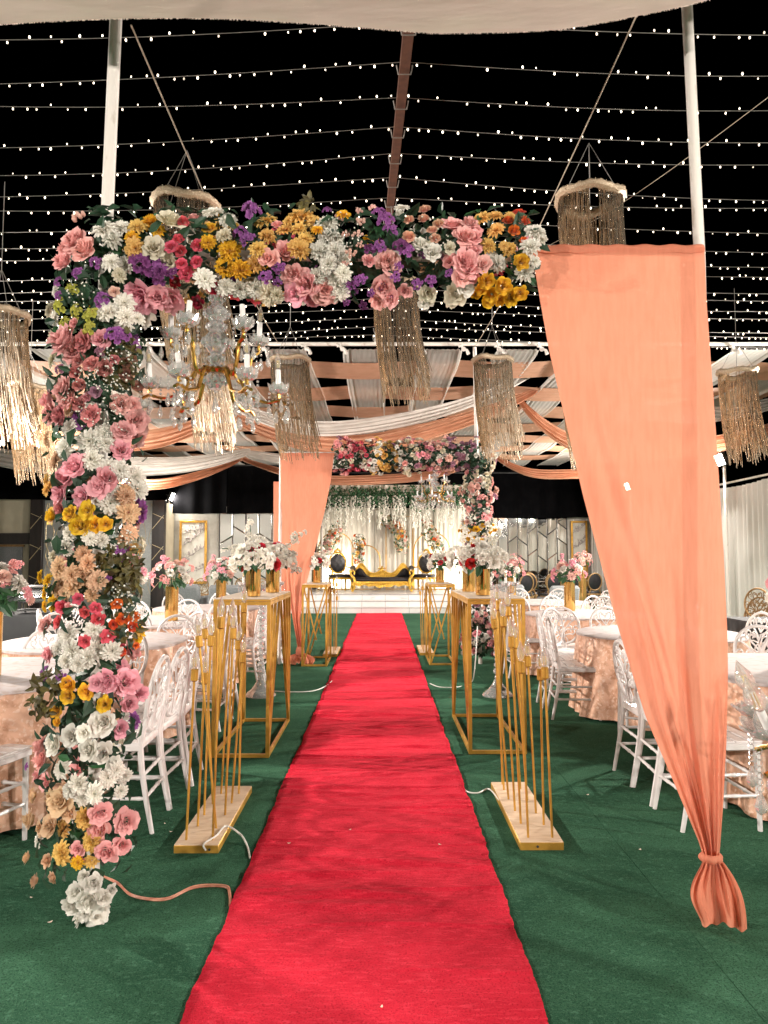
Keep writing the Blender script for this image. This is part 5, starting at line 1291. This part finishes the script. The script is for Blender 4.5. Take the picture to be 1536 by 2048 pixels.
lily_candelabra('close crystal lily candelabra with clear bulbs beside the big peach drape', 1.42, 2.12, .93)

# ================================================================== STAGE SET
bd = thing('stage_backdrop', 'white draped stage backdrop curtain behind the gold sofa', 'curtain', (.7, 21.9, SZ))
for i in range(6): curtain('curtain_panel', m_stagecurt, (-2.75 + i * .92, 0, 0), (-2.75 + (i + 1) * .92 - .01, 0, 0), .01, 2.52, .05, .15, 70 + i, bd)
pel = thing('stage_pelmet', 'white cloth pelmet beam over the stage front', 'pelmet', (.35, 21.1, 3.12))
curtain('cloth', m_stagecurt, (-2.15, 0, 0), (2.3, 0, 0), .22, .52, .03, .2, 90, pel)
MB().tube([(-2.2, .05, .5), (2.35, .05, .5)], .03, 8).build('bar', m_pole, pel)
for sx in (-2.15, 2.3): MB().tube([(sx, .05, .5), (sx, .05, SZ - 3.12)], .03, 8).build('post', m_pole, pel)
# wisteria garlands
rw_ = random.Random(8)
for i in range(10):
    px = 655 + i * 29 + rw_.uniform(-5, 5); p = P(px, 990, 21.0)
    t = thing('wisteria_garland', 'white wisteria garland on the stage pelmet, %s from the far peach drape' % ORD[i], 'garland', p, 0, 'wisteria garlands over the stage')
    lf, bl = MB(), MB()
    for k in range(170): leaf_into(lf, (rw_.gauss(0, .16), rw_.gauss(0, .09), rw_.gauss(-.04, .15)), (rw_.uniform(-1, 1), -1, rw_.uniform(-.3, 1)), (rw_.uniform(-1, 1), 0, rw_.uniform(-1, .3)), rw_.uniform(.07, .14), .045, rw_.random())
    for s_ in range(15):
        x, y_ = rw_.gauss(0, .15), rw_.gauss(0, .08); L = rw_.uniform(.35, 1.0); n = int(L * 34)
        for k in range(n):
            v = k / n; sp_ = .055 * (1 - v * .8)
            a = rw_.uniform(0, 6.28); bl.ball((x + sp_ * math.cos(a), y_ + sp_ * math.sin(a), -.05 - L * v), rw_.uniform(.016, .030), 5, 3)
    MB().tube([(0, 0, -.3), (0, .02, .32)], .006, 4).build('vine', m_leafb, t)
    stuff(lf.build('leaves', m_leafb, t)); stuff(bl.build('blossoms', m_breath, t))
# gold hoop frames with flower clusters
def hoop_frame(label, px0, px1, ztop, Y, cl_px, seed, square=False):
    r = random.Random(seed); x0, x1 = P(px0, 1170, Y).x, P(px1, 1170, Y).x; cx = (x0 + x1) / 2; hw = (x1 - x0) / 2
    t = thing('gold_arch_frame', label, 'arch frame', (cx, Y, SZ)); H = ztop
    if square: pts = [(-hw, 0, 0), (-hw, 0, H), (hw, 0, H), (hw, 0, 0)]
    else: pts = [(-hw, 0, 0), (-hw, 0, H - hw)] + [(-hw * math.cos(PI * k / 14), 0, H - hw + hw * math.sin(PI * k / 14)) for k in range(1, 14)] + [(hw, 0, H - hw), (hw, 0, 0)]
    MB().tube(pts, .018, 6).build('frame', m_gold, t)
    MB().box((0, 0, .008), (hw * 2, .18, .016)).build('foot', m_gold, t)
    ms = {}; lf = MB()
    for (ax, ay, bx, by, rad, n) in cl_px:
        for k in range(n):
            u = r.random(); px = ax + (bx - ax) * u; py = ay + (by - ay) * u; q = P(px, py, Y - .12) - t.location
            dv = Vector((r.gauss(0, 1), r.gauss(0, 1) - .4, r.gauss(0, 1))).normalized(); rd = rad * (1 - .35 * abs(u - .4))
            pos = q + dv * rd * r.uniform(.6, 1); c = r.choice(('w', 'w', 'cr', 'cr', 'pe', 'py', 'bl', 'or')); mb = ms.setdefault(c, MB()); sm = FT['R'][1][1]
            qq = dv.to_track_quat('Z', 'Y'); s_ = r.uniform(.08, .14); mb.add([qq @ (Vector(p) * s_) + pos for p in sm.v], sm.f, sm.t)
        for k in range(int(n * 1.2)):
            u = r.random(); q = P(ax + (bx - ax) * u, ay + (by - ay) * u, Y - .12) - t.location; dv = Vector((r.gauss(0, 1), r.gauss(0, 1) - .3, r.gauss(0, 1))).normalized()
            leaf_into(lf, q + dv * rad * r.uniform(.5, 1.15), dv, (r.uniform(-1, 1), 0, r.uniform(-1, 1)), r.uniform(.07, .13), .05, r.random())
    for c, mb in ms.items(): stuff(mb.build('small_blooms', fmat(c), t))
    stuff(lf.build('leaves', m_leafb, t)); return t
hoop_frame('gold arch frame with slanted flower cluster, far peach drape end of the stage', 636, 706, 1.75, 21.45, [(680, 1052, 645, 1108, .25, 110)], 1)
hoop_frame('small gold arch frame with an upright flower cluster behind the gold sofa', 704, 760, 1.35, 21.6, [(718, 1076, 717, 1120, .21, 80)], 2)
hoop_frame('tall square gold frame with a hanging flower cluster above the gold sofa', 772, 826, 2.25, 21.7, [(766, 1034, 798, 1060, .22, 80), (798, 1055, 803, 1098, .25, 90)], 3, True)
hoop_frame('gold arch frame with slanted flower cluster, far flower arch end of the stage', 828, 900, 1.75, 21.5, [(852, 1050, 882, 1105, .25, 110)], 4)
# sofa
sf = thing('gold_sofa', 'carved gold sofa with black tufted cushions on the stage', 'sofa', (P(764, 1180, 20.45).x, 20.45, SZ))
W2 = .93
def tops(x):
    a = abs(x) / W2; return .50 + .30 * math.exp(-((a - .66) / .20) ** 2) + .10 * math.exp(-(a / .16) ** 2) - .05 * (a > .95)
def prism(top, bot, x0, x1, n, y0, y1):
    mb = MB(); vs = []
    for k in range(n + 1):
        x = x0 + (x1 - x0) * k / n
        for (y, z) in ((y0, bot(x)), (y0, top(x)), (y1, top(x)), (y1, bot(x))): vs.append((x, y, z))
    fs = [(k * 4 + j, (k + 1) * 4 + j, (k + 1) * 4 + (j + 1) % 4, k * 4 + (j + 1) % 4) for k in range(n) for j in range(4)] + [(0, 1, 2, 3), (n * 4 + 3, n * 4 + 2, n * 4 + 1, n * 4)]
    return mb.add(vs, fs)
prism(lambda x: tops(x) + .02 * math.sin(x * 34), lambda x: .30, -W2 * .93, W2 * .93, 80, .24, .34).build('back_frame', m_gilt, sf)
cv = MB(); r_ = random.Random(6)
for k in range(90):
    x = r_.uniform(-.42, .42); z = r_.uniform(.42, tops(x) - .01); cv.tube([(x + .03 * math.cos(a) * (1 - a / 8), .235, z + .03 * math.sin(a) * (1 - a / 8)) for a in [j * .9 for j in range(6)]], .010, 5)
for k in range(70):
    x = -W2 * .9 + 1.8 * W2 * k / 69; cv.ball((x, .235, tops(x) + .0), .022, 6, 4)
stuff(cv.build('carving', m_gilt, sf))
for sx in (-1, 1):
    prism(lambda x: min(tops(x) - .05, .78 - .0 * x), lambda x: .36, sx * .33, sx * .86, 20, .10, .235).build('back_cushion', m_blackuph, sf) if False else None
    mb = MB()
    def cf(u, v, sx=sx):
        x = .30 + .56 * u; zt = .40 + (tops(x) - .06 - .40) * min(1, u * 1.25) ** .8; z = .38 + (zt - .38) * v
        return (sx * x, .235 - .09 * math.sin(PI * min(1, v * .9 + .1)) * math.sin(PI * min(1, u * .8 + .15)) - .012 * math.sin(u * 18) * math.sin(v * 14), z)
    mb.grid(cf, 20, 12).build('back_cushion', m_blackuph, sf)
    for (u, v) in ((.4, .4), (.65, .35), (.65, .7), (.88, .5)):
        p = cf(u, v); MB().ball((p[0], p[1] - .006, p[2]), .014, 6, 4).build('tuft_button', m_blackuph, sf)
    arm = MB()
    def af(u, v, sx=sx):
        a = 2 * PI * v; return (sx * (.86 + .085 * math.cos(a) * (1 - .1 * u) + .0), .28 - .60 * u, .56 + .085 * math.sin(a) + .10 * (1 - u) ** 2)
    arm.grid(af, 10, 16).build('arm_roll', m_blackuph, sf)
    MB().tube([(sx * (.86 + .03 * k_ * math.cos(k_ * 1.3)), -.325, .56 + .028 * k_ * math.sin(k_ * 1.3)) for k_ in [j * .35 for j in range(10)]], .022, 6).build('arm_scroll', m_gilt, sf)
    MB().tube([(sx * .92, -.32, .62), (sx * .90, -.33, .5), (sx * .80, -.33, .38), (sx * .78, -.32, .26)], [.03, .035, .04, .05], 8).build('arm_front', m_gilt, sf)
    for yy in (-.28, .26):
        MB().tube([(sx * .76, yy, .26), (sx * .82, yy - .02, .18), (sx * .80, yy, .09), (sx * .84, yy - .03, .02), (sx * .86, yy - .03, .0)], [.05, .045, .03, .026, .03], 8).build('leg', m_gilt, sf)
    MB().box((sx * .84, 0, .40), (.06, .5, .26), bev=.02).build('arm_panel', m_blackuph, sf)
MB().box((0, -.03, .345), (1.60, .56, .12), bev=.045).build('seat_cushion', m_blackuph, sf)
prism(lambda x: .29, lambda x: .17 - .05 * math.exp(-(x / .25) ** 2) + .02 * math.sin(x * 22), -.82, .82, 60, -.33, .30).build('seat_rail', m_gilt, sf)
cv = MB()
for k in range(40): cv.tube([(-.78 + k * .04 + .02 * math.cos(a), -.338, .225 + .03 * math.sin(a)) for a in [j * .8 for j in range(7)]], .008, 4)
stuff(cv.build('rail_carving', m_gilt, sf))
tp = P(764, 1123, 20.7); cv = MB(); cv.ball((0, .28, .64), .05, 8, 6); cv.ball((0, .28, .70), .03, 8, 6)
for sx in (-1, 1): cv.tube([(sx * .02, .28, .63), (sx * .09, .28, .67), (sx * .13, .28, .62)], [.02, .022, .012], 6)
cv.build('crest', m_gilt, sf)
# stage armchairs
def stage_chair(label, x, y, rz):
    t = thing('gold_armchair', label, 'armchair', (x, y, SZ), rz, 'gold armchairs beside the sofa')
    MB().box((0, 0, .44), (.58, .54, .10), bev=.04).build('seat', m_blackuph, t); MB().box((0, 0, .37), (.60, .56, .06), bev=.015).build('seat_rail', m_gilt, t)
    ov = [(.25 * math.cos(2 * PI * k / 30), .27 + .03 * math.sin(2 * PI * k / 30), .80 + .33 * math.sin(2 * PI * k / 30) * (1 if math.sin(2 * PI * k / 30) > 0 else .85)) for k in range(30)]
    MB().tube(ov, .028, 7, closed=True).build('back_frame', m_gilt, t)
    def bf(u, v):
        s_ = 2 * u - 1; tt = 2 * v - 1; return (.235 * s_ * math.sqrt(1 - tt * tt * .75), .255 - .05 * (1 - s_ * s_) * (1 - tt * tt) - .008 * math.sin(u * 16) * math.sin(v * 16), .80 + .30 * tt * math.sqrt(1 - s_ * s_ * .4))
    MB().grid(bf, 14, 14).build('back_cushion', m_blackuph, t)
    for (u, v) in ((.3, .35), (.7, .35), (.5, .5), (.3, .65), (.7, .65)): p = bf(u, v); MB().ball((p[0], p[1] - .004, p[2]), .012, 6, 4).build('tuft_button', m_blackuph, t)
    MB().tube([(-.1, .27, 1.14), (-.05, .27, 1.19), (0, .27, 1.22), (.05, .27, 1.19), (.1, .27, 1.14)], [.02, .03, .04, .03, .02], 7).build('crest', m_gilt, t)
    for sx in (-1, 1):
        MB().tube([(sx * .27, .25, .70), (sx * .31, .1, .68), (sx * .31, -.15, .67), (sx * .30, -.20, .62), (sx * .28, -.2, .48)], .02, 7).build('arm', m_gilt, t)
        MB().box((sx * .31, -.02, .70), (.05, .2, .03), bev=.01).build('arm_pad', m_blackuph, t)
        MB().tube([(sx * .25, -.23, .36), (sx * .29, -.26, .24), (sx * .26, -.25, .10), (sx * .29, -.28, 0)], [.035, .03, .02, .025], 7).build('leg', m_gilt, t)
        MB().tube([(sx * .24, .24, .36), (sx * .25, .27, .18), (sx * .25, .31, 0)], [.03, .025, .02], 7).build('leg', m_gilt, t)
stage_chair('gold armchair with black oval back, beside the sofa at the far peach drape end', P(680, 1180, 20.6).x, 20.6, .35)
stage_chair('gold armchair with black oval back, beside the sofa at the far flower arch end', P(848, 1180, 20.6).x, 20.6, -.35)
# backdrop uplights (the lit foot of the stage curtain)
for (px, lab) in ((664, 'lit uplight on the stage floor at the far peach drape end of the backdrop'), (898, 'lit uplight on the stage floor at the far flower arch end of the backdrop')):
    q = P(px, 1175, 21.35); t = thing('stage_uplight', lab, 'uplight', (q.x, 21.35, SZ))
    MB().box((0, 0, .05), (.16, .10, .08), bev=.01).build('housing', m_housing, t); MB().box((0, .01, .094), (.13, .08, .008)).build('lens', m_lens, t)
    ld = bpy.data.lights.new('uplight', 'AREA'); ld.size = .14; ld.energy = 105; ld.color = (1, .92, .78); lo = bpy.data.objects.new('uplight_beam', ld); COL.objects.link(lo); lo.parent = t
    lo.location = (0, .02, .115); lo.rotation_euler = (PI - .35, 0, 0)

# ------------------------------------------------------------------ lounge furniture by the mirror walls
def louis(x, y, rz, label):
    t = thing('oval_back_chair', label, 'chair', (x, y, 0), rz, 'oval black-backed chairs before the mirror wall')
    MB().tube([(.20 * math.cos(2 * PI * k / 24), -.22 - .03 * math.sin(2 * PI * k / 24), .76 + .24 * math.sin(2 * PI * k / 24)) for k in range(24)], .020, 6, closed=True).build('back_frame', m_antique, t)
    def bf(u, v): a = 2 * PI * u; return (.19 * v * math.cos(a), -.22 - .03 * v * math.sin(a) - .025 * (1 - v * v), .76 + .23 * v * math.sin(a))
    MB().grid(bf, 24, 4).build('back_cushion', m_blackuph, t)
    MB().box((0, 0, .455), (.46, .44, .07), bev=.03).build('seat', m_blackuph, t); MB().box((0, 0, .40), (.45, .43, .05), bev=.01).build('seat_rail', m_antique, t)
    for sx in (-1, 1):
        MB().tube([(sx * .19, .18, 0), (sx * .19, .18, .40)], [.011, .02], 7).build('leg', m_antique, t)
        MB().tube([(sx * .19, -.25, 0), (sx * .18, -.2, .40), (sx * .12, -.215, .56)], [.011, .02, .016], 7).build('leg', m_antique, t)
OV = ((6.05, 20.2, .1), (5.25, 19.3, .3), (4.85, 19.9, -.2), (4.55, 18.9, .15), (4.1, 19.6, -.1), (3.75, 18.7, .3), (5.65, 20.6, 0), (5.1, 21.2, .4), (4.45, 21.1, -.3))
for i, (x, y, rz) in enumerate(OV): louis(x, y, rz, 'gold chair with oval black padded back in the group before the mirror wall')
def glass_table(x, y, label):
    t = thing('console_table', label, 'table', (x, y, 0))
    MB().box((0, 0, .75), (1.3, .7, .02), bev=.004).build('tabletop', m_steel, t)
    for sx in (-1, 1):
        for sy in (-1, 1): MB().box((sx * .6, sy * .3, .37), (.05, .05, .735)).build('leg', m_antique, t)
glass_table(4.6, 20.4, 'steel-topped table among the oval black-backed chairs')
glass_table(5.8, 21.4, 'steel-topped table in the corner between mirror wall and white curtain')
def tub(x, y, rz, label):
    t = thing('lounge_chair', label, 'armchair', (x, y, 0), rz, 'grey lounge chairs')
    MB().box((0, 0, .30), (.62, .58, .22), bev=.05).build('seat', m_grey, t); MB().box((0, -.27, .60), (.66, .14, .56), Matrix.Rotation(.18, 3, 'X'), bev=.05).build('backrest', m_grey, t)
    for sx in (-1, 1):
        MB().box((sx * .31, .02, .46), (.10, .52, .34), bev=.04).build('armrest', m_grey, t)
        for sy in (-1, 1): MB().tube([(sx * .25, sy * .22, 0), (sx * .25, sy * .22, .2)], .018, 6).build('leg', m_antique, t)
tub(3.65, 14.6, .25, 'grey lounge chair before the oval black-backed chairs'); tub(2.75, 15.2, -.2, 'grey lounge chair next to the far flower arch column')
tub(-3.3, 15.0, .1, 'grey lounge chair behind the stand bouquets on the flower-column side'); tub(-4.1, 15.4, -.3, 'grey ribbed lounge chair beside the pink bouquet, before the gold framed panel'); tub(-2.5, 14.6, 0, 'grey lounge chair near the far peach drape')

# ================================================================== CABLES AND LITTER
def cable(label, pts, rad, m):
    pts = [Vector(p) for p in pts]; sm = []
    for i in range(len(pts) - 1):
        p0, p1, p2, p3 = pts[max(i - 1, 0)], pts[i], pts[i + 1], pts[min(i + 2, len(pts) - 1)]
        for j in range(6):
            v = j / 6; sm.append(.5 * ((2 * p1) + (p2 - p0) * v + (2 * p0 - 5 * p1 + 4 * p2 - p3) * v * v + (3 * p1 - p0 - 3 * p2 + p3) * v ** 3))
    sm.append(pts[-1]); o = MB().tube([p - pts[0] for p in sm], rad, 6).build('cable', m); o.location = pts[0]; tag(o, label, 'cable')
def fp(px, py, z=.006):       # point on the floor seen at this place
    Yg = 2.0
    for _ in range(30):
        q = P(px, py, Yg); Yg *= (CAMZ - z) / max(1e-3, CAMZ - q.z)
    q = P(px, py, Yg); return Vector((q.x, q.y, z))
cable('twisted copper coloured cable from the flower arch foot to the red carpet', [fp(205, 1752, .03), fp(235, 1765), fp(265, 1790), fp(330, 1797), fp(390, 1772), fp(450, 1771), fp(460, 1785), fp(462, 1808)], .0042, m_ccable)
cable('thin dark twin wire lying along the copper cable', [fp(210, 1755, .02), fp(238, 1770), fp(266, 1793), fp(330, 1800), fp(388, 1776), fp(448, 1774), fp(458, 1790), fp(459, 1812)], .0032, m_ccable)
cable('white cable from the rod lamp base on the flower-column side to the carpet', [(-.86, 3.53, .02), (-.87, 3.53, .05), (-.83, 3.62, .055), fp(452, 1652, .05), fp(480, 1668, .03), fp(494, 1690), fp(500, 1716)], .0048, m_wcable)
cable('white cable from the rod lamp base on the big-drape side to the carpet', [fp(905, 1560, .012), fp(922, 1565), fp(932, 1582), fp(955, 1586), fp(978, 1578, .01), (.69, 4.2, .03)], .0048, m_wcable)
cable('white cable running from the crystal candelabra on the flower-column side to the carpet', [fp(545, 1382), fp(580, 1384), fp(625, 1382), fp(652, 1372), fp(664, 1362)], .006, m_wcable)
cable('white cable running from the big-drape side stand to the carpet', [fp(860, 1367), fp(880, 1374), fp(915, 1374), fp(940, 1366), (.93, 7.1, .3), (.98, 7.2, .75)], .005, m_wcable)
rl = random.Random(9)
for (px, py) in ((63, 1796), (100, 1845), (342, 1664), (330, 1648), (578, 1687), (591, 1798), (652, 1800), (763, 2015), (652, 1790), (1048, 1500), (1175, 1590), (880, 1690), (700, 1660), (1280, 1700)):
    p = fp(px, py, .011 if 500 < px < 1000 else .003); mb = MB(); a = rl.uniform(0, 6); s_ = rl.uniform(.006, .011)
    mb.grid(lambda u, v: (s_ * (2 * u - 1), s_ * .6 * (2 * v - 1) * math.sqrt(max(.05, 1 - (2 * u - 1) ** 2)), .003 * (2 * u - 1) ** 2 + .002), 4, 3)
    o = mb.build('fallen_petal', m_litter); o.location = p; o.rotation_euler = (0, 0, a); tag(o, 'tiny pale fallen petal lying on the carpet', 'petal', 'fallen petals')
